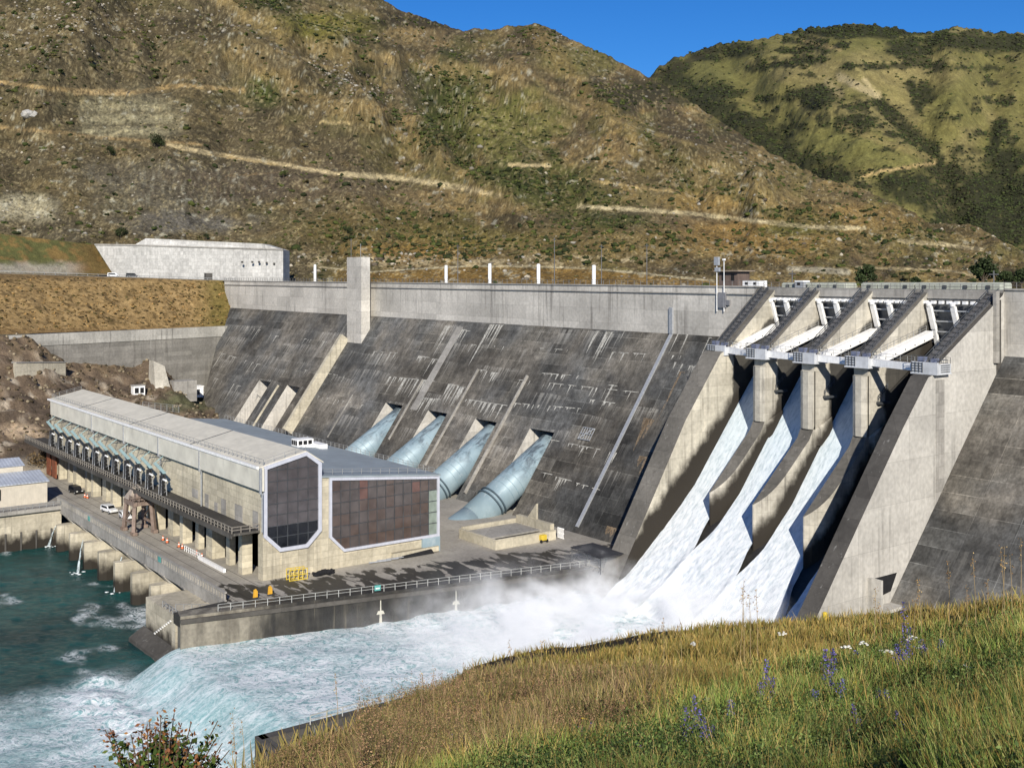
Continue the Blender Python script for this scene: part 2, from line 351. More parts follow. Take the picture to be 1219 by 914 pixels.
# terraced cut faces: pale ribs
rib = ss(.15, .5, fbm(u/3.2, v/14, 3, 161))
for (vv, h) in ((126, 6), (142, 6), (157, 5)):
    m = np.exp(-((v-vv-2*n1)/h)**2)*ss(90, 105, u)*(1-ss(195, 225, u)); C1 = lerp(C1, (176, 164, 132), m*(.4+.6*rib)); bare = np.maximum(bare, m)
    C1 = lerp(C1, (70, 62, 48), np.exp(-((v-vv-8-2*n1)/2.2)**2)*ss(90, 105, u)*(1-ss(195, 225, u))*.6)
m = ell(215, 222, 100, 30)*rib; C1 = lerp(C1, (140, 132, 116), m*.6)
for pts, w, col, st in [
    ([(200, 172), (225, 178), (262, 185), (330, 195), (400, 207), (440, 209), (470, 212), (530, 220), (596, 233)], 2.6, (206, 182, 142), .9),
    ([(250, 184), (330, 196)], 1.5, (190, 160, 110), .7), ([(410, 208), (465, 211), (520, 219), (560, 226)], 3.6, (196, 176, 138), .75),
    ([(688, 245), (760, 250), (830, 255), (900, 263), (960, 270), (1030, 272)], 2.4, (204, 184, 146), .8), ([(690, 246), (750, 249)], 3, (210, 190, 150), .6),
    ([(606, 196), (655, 198)], 2.4, (212, 186, 140), .9), ([(690, 213), (780, 226), (800, 228)], 1.6, (196, 166, 112), .8), ([(-100, 92), (0, 98), (60, 106), (150, 112), (215, 102), (290, 108)], 2.6, (176, 146, 100), .7),
    ([(90, 110), (150, 110)], 3.6, (190, 160, 116), .6), ([(0, 152), (60, 157), (130, 165), (240, 172)], 2, (160, 132, 92), .6), ([(1070, 287), (1130, 292), (1170, 297)], 2.2, (212, 190, 150), .85),
    ([(270, 210), (335, 205)], 1, (160, 130, 90), .4), ([(380, 145), (420, 147)], 1.6, (196, 170, 122), .8), ([(440, 67), (470, 69)], 1.4, (190, 160, 112), .6),
    ([(560, 75), (690, 130), (800, 165), (880, 188)], 2.5, (150, 128, 84), .4), ([(330, 60), (480, 110)], 2, (146, 122, 80), .4),
    ([(380, 318), (440, 324), (500, 320), (560, 317), (640, 317), (700, 320), (780, 327), (850, 335)], 1.2, (196, 180, 150), .95), ([(1020, 318), (1130, 322), (1170, 330)], 1.5, (200, 178, 140), .6), ([(940, 320), (1010, 324)], 4, (190, 178, 160), .5)]:
    d = seg_dist(u, v, pts)+1.3*n3+1.0*n2; C1 = lerp(C1, col, (1-ss(w*.55, w*1.25, d))*st*(.55+.9*ss(-.5, .3, n2))); bare = np.maximum(bare, 1-ss(w, w*2.2, d))
road = I(u.ravel(), [(380, 318), (440, 324), (560, 317), (700, 320), (850, 335), (900, 345)]).reshape(u.shape)
m = ss(road, road+1.2, v)*ss(385, 420, u)*(1-ss(840, 870, u)); C1 = lerp(C1, (134, 104, 54), m*.95); scr *= 1-m*.9; bare = np.maximum(bare, m*.97)
m = np.exp(-((v-310-4*n2)/6)**2)*ss(340, 380, u)*(1-ss(760, 800, u))*ss(-.05, .2, n3+.6*n2); C1 = lerp(C1, (186, 166, 134), m*.8)
C1 = lerp(C1, (176, 170, 156), ss(.42, .55, n3+.35*n4)*.55*ss(-.1, .3, n1+.2))
C1 = lerp(C1, (58, 52, 38), ss(.12, .4, fbm(u/3.2, v/1.7, 3, 171)+.25*n1)*.6); C1 = lerp(C1, (178, 160, 124), ss(.2, .5, fbm(u/2.6, v/1.5, 3, 181)+.2*n2)*.45)
C1 *= (1+.3*n4+.22*n3)[..., None]
g_ = C1.mean(-1, keepdims=True); C1 = g_+(C1-g_)*.92; C1 = np.clip(C1, .012, .8)*np.array((.96, .985, .88))
m_hill = vcol_mat('hillside_soil_and_tussock', .6, (.22, .9), bump=1, bdist=1.8)
nr, nc = P1.shape[:2]
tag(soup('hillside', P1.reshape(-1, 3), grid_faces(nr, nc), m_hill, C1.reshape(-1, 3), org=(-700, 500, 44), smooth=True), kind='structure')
# scrub and rocks scattered on it
def ico(sub=1):
    bm = bmesh.new(); bmesh.ops.create_icosphere(bm, subdivisions=sub, radius=1)
    V = np.array([v.co[:] for v in bm.verts]); Fc = np.array([[v.index for v in f.verts] for f in bm.faces]); bm.free(); return V, Fc
def scatter(name, pts, rad, base, mat, cols, sq=.75, jit=.45, sub=1, lump=3, sink=.25):
    V0, F0 = ico(sub); Vs, Fs, Cs = [], [], []; n = len(pts); off = 0
    for q in range(lump):
        d = RNG.normal(0, 1, (n, 3))*rad[:, None]*.65*(q > 0); d[:, 2] = np.abs(d[:, 2])*.35
        r = rad*(1 if q == 0 else .62)*RNG.uniform(.7, 1.2, n)
        V = V0[None]*(1+RNG.uniform(-jit, jit, (n, len(V0), 1)))*r[:, None, None]
        V[..., 2] *= sq; V[..., :2] *= RNG.uniform(.75, 1.35, (n, 1, 2))
        V = V+(pts+d)[:, None]; V[..., 2] += (r*sq*(1-2*sink)*.6)[:, None]
        Vs.append(V.reshape(-1, 3)); Fs.append((F0[None]+(np.arange(n)*len(V0))[:, None, None]).reshape(-1, 3)+off); off += n*len(V0)
        c = cols*RNG.uniform(.75, 1.3, (n, 1)); Cs.append(np.repeat(c, len(V0), 0))
    return soup(name, np.vstack(Vs), np.vstack(Fs), mat, np.vstack(Cs), smooth=False)
m_scrub = vcol_mat('scrub_leaves', .6, (.8, 3), bump=1, bdist=.5)
m_rock = vcol_mat('schist_rock', .4, (.5, 2.5), bump=.9, bdist=.4)
def pick(P, prob, n, us=None):
    q = prob[:-1, :-1].ravel().clip(0); q = q/q.sum(); i = RNG.choice(len(q), n, p=q); r, c = np.divmod(i, P.shape[1]-1)
    a, b = RNG.random((n, 1)), RNG.random((n, 1))
    pick.rc = (r, c)
    return P[r, c]*(1-a)*(1-b)+P[r, c+1]*a*(1-b)+P[r+1, c]*(1-a)*b+P[r+1, c+1]*a*b
vis = ((u > -260) & (u < 1480) & (v < 345) & (v > -140)).astype(float)
vis[400:] = 0
pr = vis*(1-.85*bare)*(scr**1.4*3+.10*ss(.1, .5, n2)+.05+.18*ss(.0, .3, -n1)*ss(.1, .4, n3))
NB = 8000
bp = pick(P1, pr, NB); D_ = proj(bp)[2]
br = RNG.uniform(.4, 1.3, NB)*(.5+D_/1300)*RNG.choice([1, 1, 1, 1.5], NB)
bc = np.array([la((58, 66, 34)), la((74, 80, 40)), la((46, 52, 30)), la((84, 78, 50))])[RNG.integers(0, 4, NB)]
tag(scatter('hillside_scrub', bp, br, None, m_scrub, bc), kind='stuff')
bp = pick(P1, vis*(1-.93*bare)*(.25+ss(-.1, .4, n3)+.8*ss(-.1, .3, -n1)), 11000); D_ = proj(bp)[2]; rc_ = pick.rc
br = RNG.uniform(.22, .55, 11000)*(.5+D_/1300)
bc = C1[rc_]*RNG.choice([.45, .6, .8, 1.1, 1.35], 11000)[:, None]*np.array((1, 1.02, .92))
tag(scatter('hillside_tussock', bp, br, None, m_scrub, bc, lump=1, sq=.9), kind='stuff')
rk = vis*(.05+1.6*ell(425, 98, 46, 16)+1.4*ell(400, 82, 30, 10)+1.2*ell(508, 105, 12, 26)+.8*ell(265, 20, 40, 10)+.8*ss(.25, .5, n3)*ss(-.05, .25, n1+.3*n2)+.7*ell(425, 100, 60, 25)+.5*ell(480, 105, 18, 30)+.6*ell(470, 310, 160, 10)+.5*ell(640, 45, 40, 14)+1.0*ell(40, 40, 90, 30)+.8*ell(130, 20, 90, 18)+.4*ell(20, 250, 40, 16)+.5*ell(240, 40, 80, 18))
rp = pick(P1, rk, 2600); D_ = proj(rp)[2]
rr = RNG.uniform(.2, .75, 2600)*(.45+D_/1300)*RNG.choice([1, 1, 1, 1, 1.8, 2.3], 2600)
rc = np.array([la((168, 162, 150)), la((138, 130, 116)), la((186, 176, 156)), la((110, 100, 86))])[RNG.integers(0, 4, 2600)]
tag(scatter('hillside_rocks', rp, rr, None, m_rock, rc*.72, sq=.8, jit=.35, lump=1), kind='stuff')
# far green hill
US2 = np.arange(560, 1600, 1.8)
sk2 = [(560, 170), (700, 128), (770, 96), (785, 83), (800, 73), (830, 62), (855, 55), (880, 50), (905, 49), (920, 46), (945, 40), (965, 37), (985, 33), (1000, 32), (1030, 31), (1050, 33), (1080, 39), (1105, 42), (1120, 37), (1140, 33), (1160, 36), (1180, 41), (1219, 41), (1400, 60), (1720, 110)]
P2, k2 = hill('far_hill', US2, I(US2, sk2), np.full(US2.shape, 3000.0)+300*np.sin(US2/60), np.full(US2.shape, 1150.0), np.full(US2.shape, 20.0), 260, 31, 24, 16.0, 1.0, micro=.035, forms=forms2)
u, v, D = proj(P2); X, Y, Z = P2[..., 0], P2[..., 1], P2[..., 2]
n1 = fbm(u/60, v/45, 5, 201); n2 = fbm(u/20, v/10, 5, 211); n3 = fbm(u/7, v/4, 4, 221); n4 = fbm(X/30, Y/30, 4, 231)
C2 = np.ones(P2.shape)*la((116, 110, 64))
C2 = lerp(C2, (134, 122, 80), ss(0, .4, n1+.3*n2)*.7); C2 = lerp(C2, (108, 106, 60), ss(0, .4, -n1)*.6)
C2 = lerp(C2, (150, 134, 92), ell(1050, 85, 90, 22)*.45)
sc2 = np.zeros(u.shape)
for (cu, cv, ru, rv) in [(800, 95, 24, 22), (835, 125, 42, 26), (880, 160, 52, 24), (930, 190, 46, 18), (985, 210, 40, 12), (1080, 225, 40, 18), (1170, 240, 70, 48), (1130, 205, 26, 14), (975, 115, 26, 15), (1018, 145, 30, 12), (1085, 62, 30, 8), (1000, 38, 60, 7), (1060, 36, 70, 8), (1150, 50, 70, 12), (1200, 50, 50, 10), (870, 60, 40, 8), (840, 68, 20, 6), (1200, 190, 22, 16), (960, 72, 22, 6), (1100, 110, 12, 14), (1190, 270, 80, 26)]:
    sc2 = np.maximum(sc2, ell(cu, cv, ru, rv, .35, .8))
for pts, w in [([(1045, 122), (1075, 150), (1110, 178), (1125, 205), (1140, 240)], 9), ([(1085, 100), (1095, 130)], 6), ([(1190, 150), (1180, 190)], 9), ([(900, 120), (990, 108)], 4), ([(890, 82), (980, 72)], 4), ([(1010, 80), (1090, 78), (1190, 82)], 4), ([(930, 62), (1010, 55)], 3)]:
    sc2 = np.maximum(sc2, 1-ss(w*.5, w*1.3, seg_dist(u, v, pts)+5*n3+5*n2))
sc2 = np.maximum(sc2, ss(.22, .42, n2+.25*n1+.2*n3)*.9)
sc2 *= ss(-.5, -.1, n3+.3)
C2 = lerp(C2, (46, 48, 32), sc2*.93)
for pts, w, col, st in [([(1025, 211), (1050, 204), (1085, 198), (1112, 194)], 1.8, (186, 160, 110), .9), ([(1000, 92), (1025, 105), (1045, 115)], 4.5, (176, 160, 120), .8), ([(1030, 96), (1042, 112)], 3, (176, 160, 120), .7), ([(985, 98), (1000, 112)], 5, (150, 136, 96), .7), ([(1000, 150), (1060, 172), (1112, 190)], 4, (146, 130, 84), .5), ([(770, 95), (850, 60)], 3, (60, 56, 38), .7), ([(955, 48), (1000, 60)], 2, (160, 140, 96), .6)]:
    C2 = lerp(C2, col, (1-ss(w*.5, w*1.4, seg_dist(u, v, pts)+2*n3))*st)
C2 *= (1+.22*n4+.2*n3)[..., None]
C2 = np.clip(C2, .012, .8)*.95
m_far = vcol_mat('far_hill_grass_and_scrub', .45, (.06, .25), bump=.8, bdist=4)
nr, nc = P2.shape[:2]
tag(soup('far_hill', P2.reshape(-1, 3), grid_faces(nr, nc), m_far, C2.reshape(-1, 3), org=(-1200, 1500, 20), smooth=True), kind='structure')
vis = ((u > 740) & (u < 1400) & (v < 300)).astype(float); vis[260:] = 0
bp = pick(P2, vis*(sc2**1.5+.05), 14000); D_ = proj(bp)[2]
br = RNG.uniform(.9, 3.0, 14000)*D_/2000
bc = np.array([la((50, 54, 32)), la((62, 68, 38)), la((44, 44, 32)), la((62, 70, 40))])[RNG.integers(0, 4, 14000)]
tag(scatter('far_hill_scrub', bp, br, None, m_scrub, bc, lump=2, sub=1, sq=.7), kind='stuff')
# ground sheet out to the horizon, well below everything, and the lake behind the dam
g = MB(); g.face([(-9000, -9000, -16), (9000, -9000, -16), (9000, 9000, -16), (-9000, 9000, -16)])
tag(g.build('ground', plain('valley_floor', lin(110, 98, 66), .95, var=.3, scale=.02)), kind='structure')
g = MB(); g.face([(-520, 197, 48), (60, 197, 48), (60, 620, 48), (-520, 620, 48)])
tag(g.build('lake', plain('lake_water', (.02, .05, .06), .08, var=.1)), kind='structure')
# ================================================================== DAM
SL = .7
def onS(u, v, off=0.0, s=SL):   # point of the sloping downstream face seen at a pixel
    a, b = ray(u); k = (v-HZ)/F
    D = (183.8-off-s*(41.5-CZ))/(b+s*k); return at(u, v, D)
def faceY(z, s=SL): return 183.8-s*(41.5-z)
def face_mat(runs=1.0, nm='stained_dam_face_concrete'):
    t = NT(nm); X = t.xyz()
    br = t.n.new('ShaderNodeTexBrick'); br.offset = 0
    t.l.new(t.comb(X[0], t.math('MULTIPLY', X[2], 1.22), 0.0), br.inputs['Vector'])
    for k, c in (('Color1', .58), ('Color2', 1.4), ('Mortar', 2.7)): br.inputs[k].default_value = (c, c, c*.98, 1)
    for k, c in (('Scale', 1), ('Mortar Size', .07), ('Mortar Smooth', 1), ('Brick Width', 7.45), ('Row Height', 3.05), ('Bias', -.1)): br.inputs[k].default_value = c
    br2 = t.n.new('ShaderNodeTexBrick'); br2.offset = 0
    t.l.new(t.comb(t.math('ADD', X[0], 3.1), t.math('MULTIPLY', X[2], 1.22), 0.0), br2.inputs['Vector'])
    for k, c in (('Color1', .82), ('Color2', 1.16), ('Mortar', .8)): br2.inputs[k].default_value = (c, c, c, 1)
    for k, c in (('Scale', 1), ('Mortar Size', .03), ('Mortar Smooth', .5), ('Brick Width', 2.4), ('Row Height', 1.02), ('Bias', 0)): br2.inputs[k].default_value = c
    big = t.rng(t.noise((.035, .035, .05), 5), .32, .68, .5, 1.7, False)
    med = t.rng(t.noise((.5, .5, .09), 6, rough=.7), .3, .7, .55, 1.5, False)
    fine = t.rng(t.noise((2.6, 2.6, .35), 4), .3, .7, .72, 1.28, False)
    c = t.mulc(t.mulc(t.mulc(t.mix(t.rng(t.noise(.05, 4), .4, .62), (.118, .106, .088), (.078, .077, .073)), big), med), fine)
    mfade = t.rng(t.noise(.12, 4), .42, .62)
    c = t.mix(t.math('MULTIPLY_ADD', mfade, .75, .15), c, t.mix(1.0, c, br.outputs[0], 'MULTIPLY'))
    c = t.mix(.7, c, t.mix(1.0, c, br2.outputs[0], 'MULTIPLY'))
    # lime runs that start at a pour joint and fade down the slope
    for z0, sc, patch, L, seed in ((35.6, .55, .028, 4.5, 0), (30.6, .7, .035, 5, 31), (25.5, .5, .03, 5, 57), (22.4, .8, .04, 3.2, 77), (40.9, .35, .02, 5.5, 91), (18.1, .6, .03, 4, 120), (12.5, .5, .03, 5, 140)):
        sx = t.math('ADD', X[0], float(seed))
        nn = t.noise((sc*1.25, .0, .0), 5, src=t.comb(sx, 0.0, 0.0), rough=.75)
        pm = t.noise((patch, .0, .0), 3, src=t.comb(sx, 0.0, 0.0))
        dz = t.math('SUBTRACT', t.math('ADD', z0, t.math('MULTIPLY', t.math('SUBTRACT', t.noise((.03, 0.0, 0.0), 1, src=t.comb(sx, 0.0, 0.0)), .5), 3.0)), X[2])
        ln = t.math('MULTIPLY', t.math('POWER', t.rng(nn, .46, .74, smooth=False), 1.4), L*4.5)
        fall = t.rng(t.math('DIVIDE', dz, t.math('ADD', ln, .05)), .0, 1.0, 1.0, 0.0)
        on = t.math('MULTIPLY', t.math('GREATER_THAN', dz, 0.0), t.rng(pm, .47, .57))
        amt = t.math('MULTIPLY', t.math('MULTIPLY', fall, on), t.rng(nn, .48, .53))
        c = t.mix(t.math('MULTIPLY', amt, .85*runs), c, (.6, .57, .5))
    s2 = t.math('MULTIPLY', t.rng(t.noise((1.3, 1.3, .03), 5, rough=.7), .57, .7), t.rng(t.noise(.09, 3), .48, .64))
    c = t.mix(t.math('MULTIPLY', s2, .5*runs), c, (.38, .36, .31))
    t.bump(t.noise((2, 2, 1), 5), .5, .1)
    return t.fin(c, .9, 0, .25)
m_face = face_mat(.3); m_face2 = face_mat(.08, 'dark_abutment_concrete')
m_band = concrete('crest_wall_concrete', (.50, .47, .415), streak=.6, lift=3.6, bay=11, var=.2, grime=.4)
m_warm = concrete('cream_concrete', (.50, .45, .34), streak=.45, lift=1.8, bay=9, var=.2)
m_pier = concrete('pier_concrete', (.47, .435, .36), streak=.75, lift=2.2, bay=8, var=.22, grime=.65, wet=(160, 13.5, 1.08, 4.2), painted_shade=(170.6, 38.6))
m_wet = concrete('spillway_wall_concrete', (.49, .45, .36), streak=.5, lift=2.2, bay=8, var=.22, wet=(169.7, 26.5, .9, 2.2), painted_shade=(170.6, 38.6))
m_rwall = concrete('training_face_concrete', (.47, .445, .395), streak=.4, lift=6.5, bay=13, var=.16, grime=.25)
m_cap = concrete('brown_grey_cap_concrete', (.155, .142, .12), streak=.5, lift=3, bay=7, var=.35)
m_dark = concrete('dark_concrete', (.085, .078, .068), streak=.5, lift=3, bay=7, var=.35)
m_slab = concrete('grey_concrete', (.33, .31, .275), streak=.45, lift=2, bay=6)
m_white = plain('white_painted_steel', (.86, .85, .82), .45, var=.1, scale=1.5)
m_steel = plain('galvanised_steel', (.42, .43, .44), .45, .3, var=.15, scale=2)
m_dsteel = plain('dark_steel', (.07, .075, .08), .55, .2, var=.25)
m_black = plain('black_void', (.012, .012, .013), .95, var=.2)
m_rail = plain('railing_steel', (.3, .3, .29), .5, .2, var=.12)
m_drail = plain('weathered_railing', (.14, .135, .13), .6, .2, var=.2)
def loft(mb, A, B, ms, cap):
    n = len(A); mb.face(A[::-1], cap); mb.face(B, cap)
    for k in range(n):
        j = (k+1) % n; mb.face((A[k], A[j], B[j], B[k]), ms[k])
DAM = root('concrete_dam', (-300, 184, 0), 'long gravity dam with pale vertical crest wall above a dark stained sloping face', 'dam')
def prof(X, notch=False):
    p = [(196, 52.3), (183.8, 52.3), (183.8, 41.5)]
    if notch: p += [(faceY(17.8), 17.8), (174, 18.0), (174, 7), (156, -3), (151.2, -5), (196, -5)]
    else: p += [(faceY(0), 0), (151.2, -5), (196, -5)]
    return [(X, y, z) for y, z in p]
notches = [(-211, 1), (-234, 1), (-256.6, 1), (-279.4, 1), (-344.5, 0), (-367, 0)]
HWN = 4.7
mb = MB(); xs = -156.9
for xc, pipe in notches+[(None, 0)]:
    e = -390 if xc is None else xc+HWN
    loft(mb, prof(xs), prof(e), [0, 1, 2, 2, 0, 0], 1)
    if xc is None: break
    loft(mb, prof(xc+HWN), prof(xc-HWN, True) if False else prof(xc-HWN), [0]*6, 1) if False else loft(mb, prof(xc+HWN, True), prof(xc-HWN, True), [0, 1, 2, 3, 3, 1, 1, 0, 0], 1)
    xs = xc-HWN
endp = [(-443, 196, 52.3), (-443, 183.8, 52.3), (-441.5, 183.8, 41.5), (-398.5, faceY(0), 0), (-393, 151.2, -5), (-400, 196, -5)]
loft(mb, prof(-390), endp, [0, 1, 2, 2, 0, 0], 1)
mb.build('dam_body', [m_slab, m_band, m_face, m_dark], DAM)
# right-hand block
RB = .9
def fR(z): return 183.8-RB*(41-z)
mb = MB(); A = [(196, 52.3), (183.8, 52.3), (183.8, 41), (fR(-5), -5), (196, -5)]
loft(mb, [(-40, y, z) for y, z in A], [(-103.95, y, z) for y, z in A], [0, 1, 2, 0, 0], 1)
mb.build('abutment_block', [m_slab, m_band, m_face2], DAM)
# coping, railings
mb = MB()
mb.box(-443, -157, 183.45, 183.8, 50.75, 51.0); mb.box(-443, -157, 183.55, 184.0, 52.3, 52.62); mb.box(-103.9, -40, 183.55, 184, 52.3, 52.62)
mb.build('coping', m_slab, DAM)
mb = MB(); mb.rail([(-443, 183.75, 52.62), (-157, 183.75, 52.62)], 1.05, 2.2, .035, (1, .5), .05); mb.rail([(-104, 183.75, 52.62), (-60, 183.75, 52.62)], 1.05, 2.2, .035, (1, .5), .05)
mb.build('crest_railing', m_drail, DAM)
# joint ribs: narrow raised strips running down the slope
def rib_strip(name, p, q, w, pr, mat):
    p = Vector(p); q = Vector(q); q.x = p.x
    n = Vector((0, -.819, .573)); b = MB(); x = Vector((w/2, 0, 0))
    b.hexa((p-x-n*.3, p+x-n*.3, q+x-n*.3, q-x-n*.3), (p-x+n*pr, p+x+n*pr, q+x+n*pr, q-x+n*pr))
    return b.build(name, mat, DAM)
for (u0, v0, u1, v1, w, pr) in [(504, 452, 466, 524, .4, .4), (570, 440, 510, 555, .4, .5), (629, 448, 556, 588, .45, .7), (332, 459, 299, 513, .5, .5), (548, 389, 504, 490, 3.2, .06), (420, 470, 388, 520, .4, .2)]:
    rib_strip('joint_rib', onS(u0, v0), onS(u1, v1), w, pr, m_slab if w > 2 or w < .5 else m_warm)
p = onS(414, 404); rib_strip('step_block', p, onS(345, 516), 1.6, 3.1, m_warm)
# cable stair strip
p = onS(800, 397); q = onS(697, 630)
rib_strip('stair_channel', p, q, .9, .3, m_steel)
b = MB(); b.box(p.x-.55, p.x+.55, 183.3, 183.8, 41.6, 47.5); b.build('stair_channel', m_steel, DAM)
c = onS(699, 517); b = MB(); n_ = Vector((0, -.819, .573)); sl_ = Vector((0, .573, .819))
for k in range(6): q_ = c+Vector((-2+k*.8, 0, 0))+n_*.3; b.bar(q_-sl_*1.6, q_+sl_*1.6, .14, .14)
for k in range(3): q_ = c+sl_*(k-1)*1.5+n_*.35; b.bar(q_-Vector((2.1, 0, 0)), q_+Vector((2.1, 0, 0)), .16, .16)
b.bar(c-sl_*1.5+Vector((-1.9, 0, 0))+n_*.4, c+sl_*1.5+Vector((1.9, 0, 0))+n_*.4, .3, .2)
b.build('access_cage', m_steel, DAM)
def streaks(name, rows, mat, pr=.03):
    b = MB(); rs = random.Random(11); n_ = Vector((0, -.819, .573)); dn = Vector((0, -.573, -.819)); ex = Vector((1, 0, 0))
    for (u0, v0, u1, v1, n, l0, l1, w0, w1) in rows:
        for k in range(n):
            f = rs.random(); p = onS(u0+(u1-u0)*f, v0+(v1-v0)*f); p.y = faceY(p.z); p += n_*pr; w = rs.uniform(w0, w1)*.8; l = (l0+(l1-l0)*rs.random()**1.5)*1.15
            j1 = rs.uniform(-.1, .1); mid = p+dn*l*.45+ex*j1; end = p+dn*l+ex*(j1*1.5)
            if end.z < .3: continue
            b.face([p-ex*w, mid-ex*w*rs.uniform(.35, .9), end-ex*.025, end+ex*.025, mid+ex*w*rs.uniform(.35, .9), p+ex*w])
            if rs.random() < .6: q = rs.uniform(.5, 2.6); b.face([p-ex*q*rs.random()-dn*.06+n_*.006, p+ex*q-dn*.06+n_*.006, p+ex*q+dn*.1+n_*.006, p-ex*q*rs.random()+dn*.1+n_*.006])
    o = b.build(name, mat, DAM); o['kind'] = 'stuff'
lime = NT('lime_run'); lm_ = lime.fin(lime.mulc(lime.mix(0.0, (.5, .48, .42), (.5, .48, .42)), lime.rng(lime.noise(1.2, 4), .3, .7, .6, 1.2, False)), .9); lime.l.new(lime.rng(lime.noise((2.4, 2.4, .5), 5, rough=.7), .3, .52, .25, 1.0), lime.b.inputs['Alpha'])
streaks('lime_stain', [(443, 418, 472, 420, 9, 1.5, 5, .15, .5), (497, 423, 520, 428, 6, 1, 6, .2, .6), (463, 448, 513, 453, 18, 1, 6, .15, .6), (535, 457, 552, 461, 9, 2, 6, .2, .8), (496, 472, 523, 475, 14, 1, 6, .2, .6), (555, 475, 600, 482, 13, .8, 4, .2, .8), (604, 479, 690, 486, 12, .5, 2, .15, .5), (572, 440, 592, 444, 5, .6, 3, .2, .6),
 (580, 386, 599, 387, 7, 4, 13, .25, .8), (707, 394, 729, 395, 8, 3, 10, .25, .8), (527, 388, 548, 389, 5, 2, 9, .2, .6), (550, 392, 557, 394, 3, 3, 7, .2, .6), (645, 444, 692, 447, 7, .5, 2.2, .2, .7), (695, 474, 733, 480, 5, .6, 1.6, .2, .6), (729, 458, 731, 460, 2, 4, 6, .15, .3), (286, 385, 335, 402, 8, 2, 9, .12, .35), (262, 420, 330, 440, 10, 2, 8, .12, .4), (255, 450, 320, 470, 9, 1, 6, .12, .4), (355, 402, 410, 410, 5, 1, 3, .12, .35), (360, 440, 440, 452, 10, .6, 3, .12, .35), (370, 470, 450, 485, 9, .6, 4, .12, .35), (750, 380, 845, 402, 6, 1, 6, .12, .4), (800, 430, 840, 440, 4, 1, 3, .12, .4), (640, 520, 740, 540, 10, .5, 3, .12, .35), (640, 560, 720, 585, 10, .5, 3, .12, .35), (560, 410, 840, 425, 16, .4, 2.5, .1, .35), (600, 450, 790, 470, 16, .4, 2.5, .1, .35)], lm_)
rust = NT('rust_run'); rm_ = rust.fin((.27, .2, .13), .9); rust.l.new(rust.rng(rust.noise((2.4, 2.4, .5), 5), .36, .6, .1, .8), rust.b.inputs['Alpha'])
streaks('rust_stain', [(768, 497, 776, 500, 5, 2, 7, .4, 1.4), (808, 442, 811, 443, 2, 8, 13, .2, .4), (764, 543, 772, 545, 4, 2, 4, .5, 1.2), (724, 626, 732, 629, 4, 1.5, 3, .6, 1.2)], rm_, .045)
# crest tower
p = onS(430, 409); X1, Yt = p.x, p.y; X0 = onY(413, 350, Yt).x; Yb = onX(440.5, 350, X1).y; zt = onX(430, 306, X1).z
mb = MB(); mb.box(X0, X1, Yt, min(Yb, 196), p.z-3, zt); mb.build('lift_tower', m_band, DAM)
b = MB(); b.tube((X0+2, Yt+4, zt), (X0+2, Yt+4, zt+4.5), .07, 6); b.build('mast', m_steel, DAM)
# wall-mounted boxes by the spillway
b = MB()
q = onY(860, 358, 183.5); b.box(q.x-1, q.x+1, 183.2, 183.8, q.z-1.5, q.z+1.8); q = onY(866, 360, 183.5); b.box(q.x-.5, q.x+.6, 183.3, 183.8, q.z-.6, q.z+.5)
b.build('wall_cabinet', plain('grey_cabinet', (.2, .2, .21), .6), DAM)
# spare intakes: sloping plug slabs and their round bulkheads
for xc, pipe in notches:
    b = MB()
    if not pipe:
        pts = [(157, -1), (172.9, 12.5), (172.9, 8), (158, -3)]
        b.prism([(xc+HWN-.02, y, z) for y, z in pts], (-(2*HWN-.04), 0, 0)); b.build('intake_ramp', m_slab, DAM)
        b = MB(); b.tube((xc+.5, 172.9, 15.2), (xc+.5, 171.0, 14.6), 2.0, 20); b.tube((xc+.5, 171.0, 14.6), (xc+.5, 170.5, 14.4), 2.0, 20, 1.2); b.build('bulkhead', m_steel, DAM)
# ------------------------------------------------------------------ penstocks
def pipe_mat():
    t = NT('pale_blue_painted_steel'); X = t.xyz()
    c = t.mix(t.rng(t.noise(.12, 4), .35, .65), (.22, .30, .34), (.31, .40, .435))
    st = t.math('MULTIPLY', t.rng(t.noise((.55, .2, .2), 6, rough=.7, dist=.6), .45, .6), t.rng(X[2], 5.5, 12.5))
    c = t.mix(t.math('MULTIPLY', st, .8), c, (.06, .075, .09))
    c = t.mix(t.math('MULTIPLY', t.rng(t.noise((1.4, .25, .25), 5, rough=.7), .56, .7), .35), c, (.55, .6, .6))
    c = t.mix(t.math('MULTIPLY', t.rng(t.noise(.8, 5), .6, .75), .25), c, (.22, .2, .16))
    return t.fin(c, .5, .1, .4)
m_pipe = pipe_mat()
lab = ['nearest the spillway, its foot beside the box pit', 'second from the spillway', 'third from the spillway', 'farthest from the spillway']
